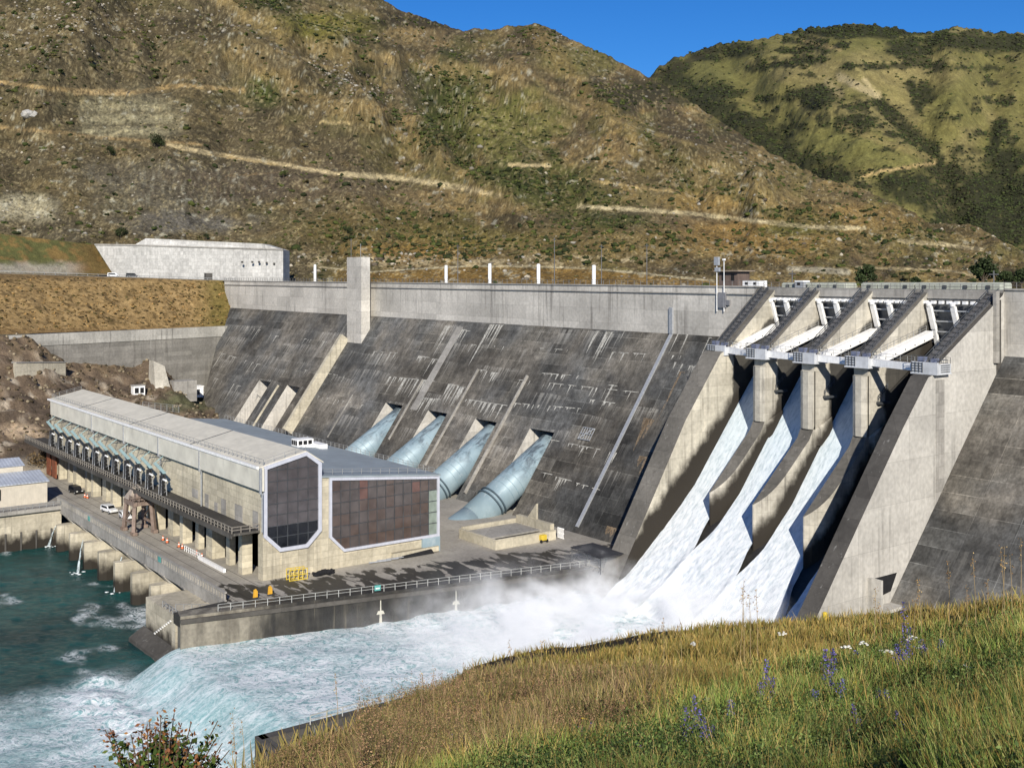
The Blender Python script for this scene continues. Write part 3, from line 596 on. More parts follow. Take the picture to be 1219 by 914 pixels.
for i, (xc, pipe) in enumerate([n for n in notches if n[1]]):
    m = .63; ax = lambda Y: Vector((xc, Y, 10.9+m*(Y-166)))
    R_ = root('penstock', (xc, 147.5, -1), 'pale blue penstock pipe '+lab[i], 'penstock', 'penstocks running from the dam face to the powerhouse')
    b = MB(); n = 40; rad = 3.65
    b.tube(ax(175), ax(147), rad, n); b.tube(ax(147), Vector((xc, 138.0, -5.2)), rad, n, 3.65); b.build('pipe', m_pipe, R_, smooth=False)
    for o in R_.children:
        o.data.polygons.foreach_set('use_smooth', [len(p.vertices) == 4 for p in o.data.polygons])
    d = (ax(150)-ax(160)).normalized()
    for yy in (155.6, 158.4, 161.2, 164.0):
        b = MB(); b.tube(ax(yy)-d*.05, ax(yy)+d*.05, 3.70, n); b.build('weld_band', plain('weld_band_blue', (.2, .29, .33), .5), R_)
    for yy in (152.0, 152.9):
        b = MB(); b.tube(ax(yy)-d*.16, ax(yy)+d*.16, 4.05, n); b.build('flange_ring', plain('flange_grey_blue', (.06, .09, .11), .6), R_)
    b = MB(); b.tube(ax(157)-d*.06, ax(157)+d*.06, 3.71, n); b.build('weld_band', plain('weld_band_blue', (.3, .42, .45), .5), R_)
    b = MB(); b.box(xc-3.6, xc+3.6, 143, 146.5, -4, -1.2); b.build('saddle', m_slab, R_)
# ================================================================== SPILLWAY
SP = root('spillway', (-131, 165, -10), 'three running concrete chutes and one dry chute between tall sloping piers', 'spillway')
def wallpoly(pts, x0, x1, mats, ms, name, par=SP):
    b = MB(); b.prism([(x0, y, z) for y, z in pts], (x1-x0, 0, 0), ms=ms, cap=0); return b.build(name, mats, par)
FL = [(190, 41), (184, 39.8), (178, 34.5), (170, 25), (160, 13), (150, 4), (142, -3), (134, -7.5), (126, -10)]
fy = [p[0] for p in FL][::-1]; fz = [p[1] for p in FL][::-1]
floorz = lambda Y: np.interp(Y, fy, fz)
b = MB(); b.prism([(-154.2, y, z) for y, z in FL]+[(-154.2, 126, -14), (-154.2, 190, -14)], (47.4, 0, 0)); b.build('chute_floor', plain('wet_dark_concrete', (.03, .028, .026), .5, var=.3), SP)
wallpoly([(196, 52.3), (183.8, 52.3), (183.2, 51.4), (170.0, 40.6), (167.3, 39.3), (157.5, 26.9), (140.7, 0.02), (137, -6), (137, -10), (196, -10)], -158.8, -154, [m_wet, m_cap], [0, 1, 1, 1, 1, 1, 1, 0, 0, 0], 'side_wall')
wallpoly([(196, 52.3), (183.8, 52.3), (183.2, 51.4), (164, 40.6), (163.0, 39.0), (161.2, 38.6), (154.3, 31.0), (143, 17.4), (135, 7.6), (132.7, 4.8), (126, -3), (124, -10), (196, -10)], -107.2, -104, [m_rwall, m_dark], [0, 1, 1, 1, 1, 1, 1, 1, 1, 1, 0, 0, 0], 'side_wall')
b = MB(); b.box(-104.02, -103.9, 181.2, 182.6, 24, 50.7); b.build('joint_seal', m_dark, SP)
b = MB(); b.box(-104.02, -103.4, 180.2, 181.2, 40, 52.2); b.box(-104.02, -103.93, 163.2, 165.6, 2, 38); b.build('pilaster', m_slab, SP)
PX = [(-156.2, 169.5), (-144, 167.4), (-131.7, 166.2), (-120, 165.7), (-105.6, 163.7)]
YE = [None, 154.9, 152.7, 151.9]
PT = 1.4
for i in (1, 2, 3):
    xc, yn = PX[i]; ye = YE[i]
    pts = [(196, 52.3), (183.8, 52.3), (183.2, 51.4), (yn+.4, 40.4), (yn, 39.6), (yn, 27.5), (yn-1.4, 25.2), (yn-1.4, 19), (168, 18), (196, 20)]
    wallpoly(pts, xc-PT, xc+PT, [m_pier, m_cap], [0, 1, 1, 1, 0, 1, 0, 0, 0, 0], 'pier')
    b = MB(); y0 = yn-1.4; secs = []
    for q in range(15):
        Yq = y0+(ye-y0)*q/14; f_ = min(1, max(0, (ye+8-Yq)/8)); xr_ = xc+PT-(2*PT-.25)*f_**3.5; zt_ = 25.2+(14.6-25.2)*q/14; zb_ = min(floorz(Yq)-1, zt_-8); secs.append([(xc-PT, Yq, zb_), (xc-PT, Yq, zt_), (xr_, Yq, zt_), (xr_, Yq, zb_)])
    for A1_, B1_ in zip(secs[:-1], secs[1:]):
        for e_, m__ in ((0, 0), (1, 1), (2, 0)): b.face((A1_[e_], A1_[e_+1], B1_[e_+1], B1_[e_]), m__)
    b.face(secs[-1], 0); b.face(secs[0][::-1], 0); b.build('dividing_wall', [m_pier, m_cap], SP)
    b = MB(); b.box(xc-PT-.35, xc+PT+.35, yn-.15, yn+5.2, 25.4, 27.0)
    b = MB()
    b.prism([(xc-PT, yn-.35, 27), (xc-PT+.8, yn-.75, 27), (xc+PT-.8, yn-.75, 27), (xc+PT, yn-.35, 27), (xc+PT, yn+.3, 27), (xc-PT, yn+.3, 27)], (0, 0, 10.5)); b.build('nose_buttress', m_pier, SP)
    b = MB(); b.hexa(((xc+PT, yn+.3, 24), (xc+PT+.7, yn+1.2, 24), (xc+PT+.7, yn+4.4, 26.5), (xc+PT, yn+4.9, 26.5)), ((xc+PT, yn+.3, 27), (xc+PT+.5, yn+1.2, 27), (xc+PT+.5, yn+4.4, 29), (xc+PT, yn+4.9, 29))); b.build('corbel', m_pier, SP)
# top slab carrying the road over the bays, with recessed soffit
b = MB(); b.box(-156.8, -104.1, 183.5, 196, 50.35, 52.28); b.build('deck_beam', m_slab, SP)
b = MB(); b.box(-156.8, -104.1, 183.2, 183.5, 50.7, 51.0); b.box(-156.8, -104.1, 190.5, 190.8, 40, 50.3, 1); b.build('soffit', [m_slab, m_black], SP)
b = MB(); b.rail([(-157, 183.7, 52.28), (-104, 183.7, 52.28)], 1.1, 2.0, .035, (1, .5), .05); b.build('bridge_railing', m_drail, SP)
plabel = []
for i, (xc, yn) in enumerate(PX):
    # sloping stair deck with rails on each pier top
    yn2 = yn+.3; y1, z1 = 183.2, 51.6; z0 = 40.7
    b = MB(); b.hexa(((xc-.9, yn2, z0), (xc+.9, yn2, z0), (xc+.9, y1, z1), (xc-.9, y1, z1)), ((xc-.9, yn2, z0+.2), (xc+.9, yn2, z0+.2), (xc+.9, y1, z1+.2), (xc-.9, y1, z1+.2)))
    b.build('stair_slab', m_drail, SP)
    b = MB()
    for sx in (-.85, .85):
        for hh in (.55, 1.0): b.bar((xc+sx, yn2, z0+hh), (xc+sx, y1, z1+hh), .09, .1)
        for k in range(9):
            f = k/8; b.bar((xc+sx, yn2+(y1-yn2)*f, z0+(z1-z0)*f), (xc+sx, yn2+(y1-yn2)*f, z0+(z1-z0)*f+1.05), .07, .07)
    b.build('stair_rail', m_dsteel, SP)
    for k in range(16):
        b = MB(); f = (k+.5)/16; yy = yn2+(y1-yn2)*f; zz = z0+(z1-z0)*f; b.box(xc-.6, xc+.6, yy-.2, yy+.2, zz+.26, zz+.42); b.build('stair_tread', m_drail, SP)
    # hoist platform on the nose
    P_ = MB(); P_.box(xc-2.4, xc+2.5, yn-1.4, yn+2.6, 38.9, 39.15); P_.box(xc-2.35, xc+2.45, yn-1.35, yn-.95, 39.15, 40.9); P_.box(xc+2.05, xc+2.45, yn-.95, yn+2.5, 39.15, 40.6)
    po = P_.build('hoist_platform', plain('pale_grey_cladding', (.52, .53, .54), .5, var=.12), SP)
    b = MB()
    for k in range(4): b.box(xc-2.2, xc-.2, yn-1.45, yn-1.36, 39.35+k*.42, 39.45+k*.42)
    for k in range(4): b.box(xc-2.2+k*.65, xc-2.12+k*.65, yn-1.47, yn-1.36, 39.2, 40.85)
    b.build('front_grille', m_dsteel, po)
    for k in range(4): b = MB(); b.box(xc+2.46, xc+2.53, yn-.4, yn+2.2, 39.3+k*.34, 39.42+k*.34); b.build('side_louvre', m_dsteel, po)
    b = MB(); b.box(xc-1.9, xc-.7, yn-.3, yn+.8, 40.4, 41.6); b.build('winch_motor', plain('winch_blue_grey', (.16, .18, .26), .5), po)
    b = MB(); b.box(xc+.2, xc+1.2, yn+.1, yn+1.2, 40.3, 41.4); b.build('gear_case', plain('winch_blue_grey', (.16, .18, .26), .5), po)
    b = MB(); b.rail([(xc-2.3, yn-1.3, 40.9), (xc+2.4, yn-1.3, 40.9), (xc+2.4, yn+2.4, 40.6)], 1.0, 1.2, .03, (1, .5), .04); b.build('guard_rail', m_dsteel, po)
    if i in (1, 2, 3):
        b = MB(); b.rail([(xc+PT+.4, yn+2.6, 33), (xc+PT+.4, yn+5.2, 35)], 1.0, 1.2, .05, (1, .5), .06); b.box(xc+PT, xc+PT+.8, yn+2.4, yn+5.4, 32.5, 32.9); b.build('inspection_ledge', m_dsteel, SP)
bays = ['beside the plain dam face', 'second from the plain dam face', 'third from the plain dam face', 'next to the tall pale side wall']
for i in range(4):
    xa, ya = PX[i]; xb, yb = PX[i+1]; a = xa+1.3; c = xb-1.3
    # white girder bridging the noses
    T = root('white_girder', ((a+c)/2, (ya+yb)/2, 38.6), 'white box girder across the chute mouth '+bays[i], 'girder', 'white girders between the pier noses')
    b = MB(); b.bar((xa+2.5, ya+.2, 39.9), (xb-2.4, yb+.6, 39.8), 1.2, 1.15); b.build('girder_box', m_white, T)
    b = MB(); b.rail([(xa+2.6, ya-.4, 40.75), (xb-2.5, yb, 40.65)], .9, 1.6, .025, (1, .5), .035); b.build('handrail', m_rail, T)
    # white inclined walkway along the pier flank
    T = root('inclined_walkway', (a+1, ya+6, 40), 'white inclined walkway rising to the gate '+bays[i], 'walkway', 'white inclined walkways up to the gates')
    b = MB(); b.bar((a+.9, ya+1.5, 40.2), (a+.9, 183.0, 44.2), 1.5, 1.3); b.build('walkway_beam', m_white, T)
    b = MB(); b.rail([(a+.2, ya+1.6, 40.9), (a+.2, 183.0, 44.8)], .95, 2, .025, (1, .5), .035); b.build('handrail', m_rail, T)
    b = MB()
    for k in range(6):
        f = (k+.5)/6; b.box(a+1.62, a+1.68, ya+1.5+f*(183-ya)-.12, ya+1.5+f*(183-ya)+.12, 40.2+f*4-.15, 40.2+f*4+.1)
    b.build('bracket', m_dsteel, T)
    # radial gate
    T = root('spillway_gate', ((a+c)/2, 186, 41), 'white ribbed dark spillway gate '+bays[i], 'spillway gate', 'spillway gates under the crest road')
    b = MB(); b.hexa(((a, 186.2, 40.3), (c, 186.2, 40.3), (c, 186.6, 40.3), (a, 186.6, 40.3)), ((a, 183.6, 50.3), (c, 183.6, 50.3), (c, 184, 50.3), (a, 184, 50.3))); b.build('skin_plate', plain('gate_plate_grey', (.12, .125, .13), .5, .2), T)
    for k in range(3):
        x = a+(c-a)*(.1+.4*k); b = MB(); b.bar((x, 182.4, 49.4), (x, 184.0, 45.2), .85, .7); b.bar((x, 184.0, 45.4), (x, 185.6, 40.4), .7, .6); b.tube((x, 182.3, 49.5), (x, 182.1, 50.0), .5, 10); b.build('rib', m_white, T)
    b = MB()
    for k in range(5): b.bar((a, 183.1+k*.62, 48.5-k*1.9), (c, 183.1+k*.62, 48.5-k*1.9), .22, .22)
    b.build('cross_beam', m_steel, T)
    b = MB()
    for k in range(8): x = a+.5+(c-a-1)*k/7; b.box(x-.42, x+.3, 182.2, 182.9, 49.75, 50.3)
    b.build('lifting_lug', m_white, T)
# opening low in the big side wall
b = MB(); b.hexa(((-104.05, 146.4, 5.6), (-103.9, 146.4, 5.6), (-103.9, 151, 6.2), (-104.05, 151, 6.2)), ((-104.05, 146.4, 8.8), (-103.9, 146.4, 8.8), (-103.9, 152.6, 8.8), (-104.05, 152.6, 8.8)))
b.build('drain_opening', m_black, SP)
b = MB(); b.box(-104, -101.5, 145.3, 152.5, 4.0, 4.5); b.box(-104, -101.6, 145.2, 145.7, 4, 9.2); b.build('drain_hood', m_rwall, SP)
# ------------------------------------------------------------------ water on the chutes
def chute_water_mat():
    t = NT('falling_white_water'); c0, f0 = t.attr('col')
    X = t.xyz(); p = t.comb(X[0], t.math('MULTIPLY', X[1], .45), t.math('MULTIPLY', X[2], .25))
    a = t.rng(t.noise(1.7, 5, src=p, rough=.65), .3, .6)
    st = t.rng(t.noise((1.6, .12, .08), 5, rough=.7), .35, .65)
    c = t.mix(a, (.50, .555, .575), (.76, .78, .785)); c = t.mix(t.math('MULTIPLY', st, .2), c, (.86, .88, .88))
    c = t.mix(1.0, c, c0, 'MULTIPLY')
    t.bump(t.math('ADD', t.noise(1.9, 5, src=p, rough=.65), t.math('MULTIPLY', st, .12)), .5, .2)
    return t.fin(c, .55, 0, .3)
m_fall = chute_water_mat()
SEAM = [-154, -144, -131.7, -120, -107.2]
EL = [(None, 0), (154.9, -144), (152.7, -131.7), (151.9, -120)]
for i in range(3):
    ny, nx = 300, 64
    s = np.linspace(0, 1, ny)[:, None]; Yc = 187-s*(187-127.5)
    w = np.linspace(0, 1, nx)[None, :]
    xl0 = SEAM[i]+(1.42 if i else 0); xr0 = SEAM[i+1]-1.42
    # spread once the dividing walls end
    dl = 0 if i == 0 else ss(0, 7, EL[i][0]-Yc)*1.6
    dr = ss(0, 7, EL[i+1][0]-Yc)*(1.6 if i < 2 else 1.0)+(np.clip((149-Yc)/22, 0, 1)*5.0 if i == 2 else 0)
    xl = xl0-dl; xr = xr0+dr
    X = xl+(xr-xl)*w; Y = Yc+0*w
    edge = np.minimum(w, 1-w)
    depth = 1.2+1.4*ss(156, 136, Y)
    Zb = floorz(Y)
    ridge = 0
    if i < 2: ridge = ridge+1.1*np.exp(-((X-SEAM[i+1])/.8)**2)*ss(4, 14, EL[i+1][0]-Y)
    if i > 0: ridge = ridge+1.1*np.exp(-((X-SEAM[i])/.8)**2)*ss(4, 14, EL[i][0]-Y)
    tb = fbm(X*.5+9*i, Y*.3, 3, 301+i)*(.04+.22*ss(154, 136, Y))+fbm(X*1.3, Y*1.0, 3, 311+i)*.06*(.25+ss(163, 148, Y))
    lip = np.where(i == 2, ss(0, .06, 1-w), 1.0); rag = fbm(Y*.5+31*i, w*0+i, 4, 341)*.25*ss(168, 150, Y)
    X = X+rag*(ss(.5, 0, w)*(i == 0)-0*w)+rag*ss(.6, 1, w)*(i == 2)
    Z = Zb+(depth+tb+ridge)*(.15+.85*lip)
    Y = Y-tb*.5
    cc = np.ones((ny, nx, 3)); bl = ss(150, 172, Y)[..., None]*.5; cc = cc*(1-bl)+np.array((.72, .86, .9))*bl
    V = np.stack([X, Y, Z], -1)
    tag(soup('spillway_water', V.reshape(-1, 3), grid_faces(ny, nx), m_fall, cc.reshape(-1, 3), smooth=True, org=((xl0+xr0)/2, 150, 0)), kind='structure')
ny, nx = 40, 20
s = np.linspace(0, 1, ny)[:, None]; w = np.linspace(0, 1, nx)[None, :]
Y = 153-s*27+0*w; X = -118.5+w*11.3+0*s; Z = floorz(Y)+.5+1.8*ss(151, 134, Y)+fbm(X*.5, Y*.5, 4, 331)*.5
tag(soup('spillway_water', np.stack([X, Y, Z], -1).reshape(-1, 3), grid_faces(ny, nx), m_fall, np.ones((ny*nx, 3))*.92, smooth=True, org=(-112, 138, -6)), kind='structure')
# ================================================================== RIVER AND STILLING BASIN
ZR, ZBAS = -9.4, -5.0
def river_z(X, Y):
    inch = ss(-180, -177.5, X)*(1-ss(-124.5, -122.5, X))*ss(52, 56, Y)
    yl = 63.5+2.2*fbm(X/16, Y*0+3, 2, 401)+((X+150)/26)**2*1.6       # crest of the sill wave
    drop = ss(-8.5, 2.5, Y-yl)
    basin = inch*drop
    up = ss(76, 128, Y)*inch
    t1 = fbm(X/9, Y/11, 4, 411)*(.5+1.3*up)+fbm(X/2.8, Y/3.4, 3, 421)*(.22+.5*up)
    t1 = t1+(1-np.abs(fbm(X/5, Y/6, 4, 431)))**3*.9*up
    glass = np.exp(-((Y-yl+2.5)/5.0)**2)*inch
    t1 = t1*(1-.93*glass)
    foot = np.exp(-((Y-yl+11)/4.5)**2)*ss(-190, -175, X)*(1-ss(-122, -118, X))
    chop = fbm(X/7, Y/7, 4, 441)*.34+fbm(X/2.4, Y/2.4, 3, 451)*.2
    z = ZR+(ZBAS-ZR)*basin+inch*t1*.8+(1-inch)*chop+foot*(.5+1.1*fbm(X/3, Y/3, 4, 461))
    plume = ss(-183, -172, X+.06*(64-Y)-9*fbm(X/14, Y/14, 4, 471))*(1-ss(56, 64, Y))
    return z, basin, glass, np.maximum(foot, 0), plume, up, inch
def river_mat():
    t = NT('turbulent_river_water'); c0, f0 = t.attr('foam')
    sp = t.n.new('ShaderNodeSeparateColor'); t.l.new(c0, sp.inputs[0]); aer, foam, gl = sp.outputs[0], sp.outputs[1], sp.outputs[2]
    X = t.xyz()
    n1 = t.noise(.42, 7, rough=.68, dist=1.2); n2 = t.noise(.95, 5, rough=.62, dist=1.0)
    streak = t.noise((.9, .1, .3), 5, rough=.7, dist=.5)
    deep = t.mix(t.rng(t.noise(.06, 4), .35, .65), (.004, .036, .037), (.010, .075, .070))
    green = t.mix(t.rng(n2, .3, .7), (.20, .38, .39), (.43, .59, .59))
    c = t.mix(aer, deep, green)
    rid = t.math('ABSOLUTE', t.math('SUBTRACT', n1, .5))
    lace = t.rng(t.math('ADD', t.math('MULTIPLY', rid, 1.0), t.math('MULTIPLY', n2, .12)), .15, .06)
    f = t.math('MULTIPLY', t.math('MULTIPLY_ADD', lace, .75, t.math('MULTIPLY', t.rng(n2, .42, .66), .6)), t.math('MULTIPLY', foam, 1.3), clamp=True)
    f = t.math('MULTIPLY', f, t.math('SUBTRACT', 1.0, t.math('MULTIPLY', gl, .65)), clamp=True)
    f = t.math('ADD', f, t.math('MULTIPLY', gl, t.math('MULTIPLY', t.rng(streak, .46, .66), .5)), clamp=True)
    c = t.mix(f, c, (.76, .79, .79))
    t.bump(t.math('MULTIPLY', t.math('ADD', t.math('MULTIPLY', n1, 1.0), t.math('MULTIPLY', n2, .35)), t.math('SUBTRACT', 1.0, t.math('MULTIPLY', gl, .7))), .8, .5)
    t.put(t.b.inputs['Base Color'], c); t.l.new(t.math('MULTIPLY_ADD', f, .45, .12), t.b.inputs['Roughness'])
    t.b.inputs['Specular IOR Level'].default_value = .22
    return t.m
m_river = river_mat()
m_water_pier = concrete('waterline_stained_concrete', (.46, .41, .31), streak=.7, lift=1.8, bay=9, var=.25, grime=.7, wet=(0, -8.4, 0.0, 1.4))
def river_patch(name, x0, x1, y0, y1, st):
    xs = np.arange(x0, x1+st*.5, st); ys = np.arange(y0, y1+st*.5, st)
    X, Y = np.meshgrid(xs, ys); z, basin, glass, foot, plume, up, inch = river_z(X, Y)
    crestf = ss(.1, .9, fbm(X/5, Y/6, 4, 481)+.4)
    chn = fbm(X/16, Y/9, 4, 491); stz = ss(.2, .42, chn)
    aer = np.clip(basin*.97+plume*.8+foot*.9+.08*stz, 0, 1)
    foam = np.clip(inch*basin*(.5+.5*crestf+.5*up)+foot*1.1+plume*(.22+.45*crestf)+(1-inch)*stz*.62*(1-plume), 0, 1)
    o = soup(name, np.stack([X, Y, z], -1).reshape(-1, 3), grid_faces(len(ys), len(xs)), m_river, smooth=True, org=((x0+x1)/2, (y0+y1)/2, ZR))
    a = o.data.color_attributes.new('foam', 'FLOAT_COLOR', 'POINT'); c = np.ones((X.size, 4), np.float32)
    c[:, 0] = aer.ravel(); c[:, 1] = foam.ravel(); c[:, 2] = glass.ravel(); a.data.foreach_set('color', c.ravel())
    return tag(o, kind='structure')
river_patch('river', -283.5, -40.5, -60, 137, .6)
g = MB(); g.face([(-900, -900, -11), (200, -900, -11), (200, 70, -11), (-900, 70, -11)])
tag(g.build('river_bed', plain('river_bed_silt', (.012, .05, .05), .2, var=.2, scale=.1)), kind='structure')
# ================================================================== DECK AND TRAINING WALLS
def deck_mat():
    t = NT('deck_concrete'); X = t.xyz()
    big = t.rng(t.noise(.12, 5), .3, .7, .8, 1.2, False); fine = t.rng(t.noise(1.6, 5), .3, .7, .85, 1.15, False)
    c = t.mulc(t.mulc(t.mix(t.rng(t.noise(.05, 3), .4, .6), (.36, .33, .275), (.30, .275, .235)), big), fine)
    d = t.math('ADD', t.math('MULTIPLY', t.math('ADD', X[0], 176.4), -.977), t.math('MULTIPLY', t.math('SUBTRACT', X[1], 65.8), .2126))
    n = t.noise((.09, .3, .1), 6, rough=.65, dist=.6)
    w = t.math('SUBTRACT', t.math('ADD', 6.2, t.math('MULTIPLY', n, 18.0)), d)
    wet = t.math('MULTIPLY', t.rng(w, -.6, .9), t.rng(X[0], -201, -192))
    patch = t.rng(t.noise((.16, .5, .1), 5, dist=.5), .54, .58); wet = t.math('MULTIPLY', wet, t.math('SUBTRACT', 1.0, t.math('MULTIPLY', patch, t.rng(d, 3.5, 6))))
    tr = t.rng(t.math('ABSOLUTE', t.math('SUBTRACT', t.math('PINGPONG', t.math('ADD', X[1], .3), 2.3), 1.1)), .12, .05)
    tr = t.math('MULTIPLY', tr, t.math('MULTIPLY', t.math('GREATER_THAN', 84.0, X[1]), t.math('GREATER_THAN', X[1], 75.9)))
    c = t.mix(t.math('MULTIPLY', tr, .75), c, (.09, .08, .07))
    c = t.mix(t.math('MULTIPLY', t.rng(t.noise(.35, 6, rough=.7), .55, .7), .45), c, (.14, .125, .1))
    c = t.mix(wet, c, t.mulc(c, .13))
    t.put(t.b.inputs['Base Color'], c); t.l.new(t.math('MULTIPLY_ADD', wet, -.35, .88), t.b.inputs['Roughness']); t.b.inputs['Specular IOR Level'].default_value = .3
    return t.m
m_deck = deck_mat()
TW = [(-176.4, 65.8), (-159.3, 143.5)]
DK = root('tailrace_deck', (-235, 80, 0), 'long concrete deck on piers along the powerhouse front, wet and dark at its river end', 'deck')
b = MB(); pl = [(-345, 75.4), (-181, 75.4), (-179.8, 65.9), (-176.8, 65.9), (-159.7, 143.4), (-157, 143.6), (-157, 158), (-345, 158)]
b.prism([(x, y, -1.7) for x, y in pl], (0, 0, 1.7)); b.build('deck_slab', m_deck, DK)
b = MB(); b.box(-283, -180.6, 75.0, 75.38, -2.0, .25); b.build('edge_beam', m_slab, DK)
b = MB()
for k in range(0, 86): x = -282.5+k*1.19; b.box(x, x+.5, 75.0, 75.35, .25, 1.3)
b.box(-283, -180.6, 74.98, 75.4, 1.3, 1.6); b.build('balustrade', m_slab, DK)
b = MB(); b.box(-283, -180.6, 75.3, 75.42, .2, 1.3); b.build('gap_shade_strip', m_black, DK)  # black strip added to stand in for shade between the balusters
for k in range(9):
    x = -274+k*10.6
    b = MB(); b.prism([(x-1.2, 86, -13), (x-1.2, 74.0, -13), (x-.6, 72.6, -13), (x+.6, 72.6, -13), (x+1.2, 74.0, -13), (x+1.2, 86, -13)], (0, 0, 9.6)); b.build('pier', m_water_pier, DK)
    b = MB(); b.hexa(((x-1.2, 76, -3.4), (x+1.2, 76, -3.4), (x+1.2, 86, -3.4), (x-1.2, 86, -3.4)), ((x-1.2, 74.6, -1.75), (x+1.2, 74.6, -1.75), (x+1.2, 86, -1.75), (x-1.2, 86, -1.75))); b.build('pier_cap', m_slab, DK)
    b = MB(); b.prism([(x+1.2, 84.5, -13), (x+1.2, 80.2, -13), (x+9.4, 80.2, -13), (x+9.4, 84.5, -13)], (0, 0, 5.6 if k % 2 else 7.4)); b.build('draft_tube_wall', m_water_pier, DK)
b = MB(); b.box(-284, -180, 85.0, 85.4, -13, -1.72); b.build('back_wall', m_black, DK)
b = MB(); b.box(-182.5, -180.8, 66.6, 75.0, -12, -1.75); b.box(-198, -182.5, 67.6, 75.0, -12, -1.9); b.build('end_block', m_water_pier, DK)
b = MB(); b.hexa(((-200, 64.5, -13), (-180.5, 64.5, -13), (-180.5, 67.58, -13), (-200, 67.58, -13)), ((-199, 65, -8.7), (-180.5, 65, -8.7), (-180.5, 67.58, -7.2), (-199, 67.58, -7.2))); b.build('apron', m_dark, DK)
b = MB(); b.rail([(-181.2, 75, -1.7), (-180.4, 66.5, .0)], 1.1, 1.5, .04, (1,), .05); b.rail([(-182, 67.8, -1.9), (-190, 67.8, -1.9)], 1.1, 1.5, .03, (1, .5), .05); b.build('end_railing', m_rail, DK)
b = MB()
for k in range(9): b.box(-193.5+k*.95, -193.0+k*.95, 67.45, 67.6, -7.2+k*.5, -7.0+k*.5)
b.build('rung', m_white, DK)
# left bank training wall
TWR = root('training_wall', (-168, 105, -12), 'dark wet concrete wall with a post railing between deck and white water', 'wall')
def wallmat():
    t = NT('wet_training_wall_concrete'); X = t.xyz()
    c = t.mulc(t.mix(t.rng(t.noise((.5, .5, .06), 5), .35, .65), (.022, .021, .019), (.045, .041, .034)), t.rng(t.noise(.6, 5), .3, .7, .7, 1.3, False))
    dry = t.math('MULTIPLY', t.rng(t.math('ADD', X[1], t.math('MULTIPLY', t.noise((.4, .4, .1), 4), 10)), 86, 80), t.rng(t.math('ADD', X[2], t.math('MULTIPLY', t.noise(.4, 4), 3)), -7.5, -3.5))
    c = t.mix(dry, c, t.mulc(t.mix(t.rng(t.noise((.5, .5, .1), 5), .35, .65), (.13, .115, .09), (.25, .225, .175)), t.rng(t.noise(1.5, 5), .3, .7, .8, 1.2, False)))
    c = t.mix(t.math('MULTIPLY', t.rng(t.noise((.8, .8, .04), 5), .6, .72), .25), c, (.3, .26, .18))
    t.bump(t.noise(1.5, 5), .4, .1); return t.fin(c, .55, 0, .35)
m_tw = wallmat()
dx, dy = (TW[1][0]-TW[0][0]), (TW[1][1]-TW[0][1]); L = math.hypot(dx, dy); dx /= L; dy /= L
tw = lambda s, o, z: (TW[0][0]+dx*s-dy*(-o), TW[0][1]+dy*s-dx*o, z)   # o>0 towards the channel
b = MB(); b.hexa((tw(0, -3.2, -13), tw(L, -3.2, -13), tw(L, 0, -13), tw(0, 0, -13)), (tw(0, -3.2, .18), tw(L, -3.2, .18), tw(L, 0, .18), tw(0, 0, .18))); b.build('wall_body', m_tw, TWR)
b = MB(); b.hexa((tw(0, 0, -1.0), tw(L, 0, -1.0), tw(L, .35, -1.0), tw(0, .35, -1.0)), (tw(0, 0, -.3), tw(L, 0, -.3), tw(L, .35, -.3), tw(0, .35, -.3))); b.build('ledge', m_dark, TWR)
b = MB(); b.rail([tw(6, -.3, .18), tw(L-1, -.3, .18)], 1.15, 2.0, .03, (1, .55), .05); b.build('post_railing', plain('pale_railing', (.4, .4, .37), .6), TWR)
b = MB()
for s_ in (33.5, 47.5):
    for (z0, z1, w) in ((-1.2, -3, .12), (-3, -3.6, .75), (-3.6, -6, .3)): b.hexa((tw(s_-w, .01, z1), tw(s_+w, .01, z1), tw(s_+w, .05, z1), tw(s_-w, .05, z1)), (tw(s_-w*.6, .01, z0), tw(s_+w*.6, .01, z0), tw(s_+w*.6, .05, z0), tw(s_-w*.6, .05, z0)))
b.build('lime_bloom', plain('lime_deposit', (.5, .48, .4), .9), TWR)
# far-bank training wall of the basin, half hidden by the meadow
TR = root('channel_wall', (-122, 75, -12), 'low dark concrete wall with pipe rail rising out of the weeds at the water edge', 'wall')
b = MB(); b.box(-124, -122.6, 55.5, 112, -13, .8); b.box(-124, -118, 55.2, 56.4, -13, .8); b.build('wall_body', m_dark, TR)
b = MB(); b.rail([(-123.2, 62, .8), (-123.2, 110, .8)], 1.1, 2.2, .06, (1, .5), .06); b.build('pipe_rail', plain('pale_railing', (.4, .4, .37), .6), TR)
jt = NT('ragged_water_jet'); jt.fin((.5, .57, .58), .5); jt.l.new(jt.rng(jt.noise((2.2, 2.2, .5), 4, rough=.7), .42, .6), jt.b.inputs['Alpha']); m_jet = jt.m
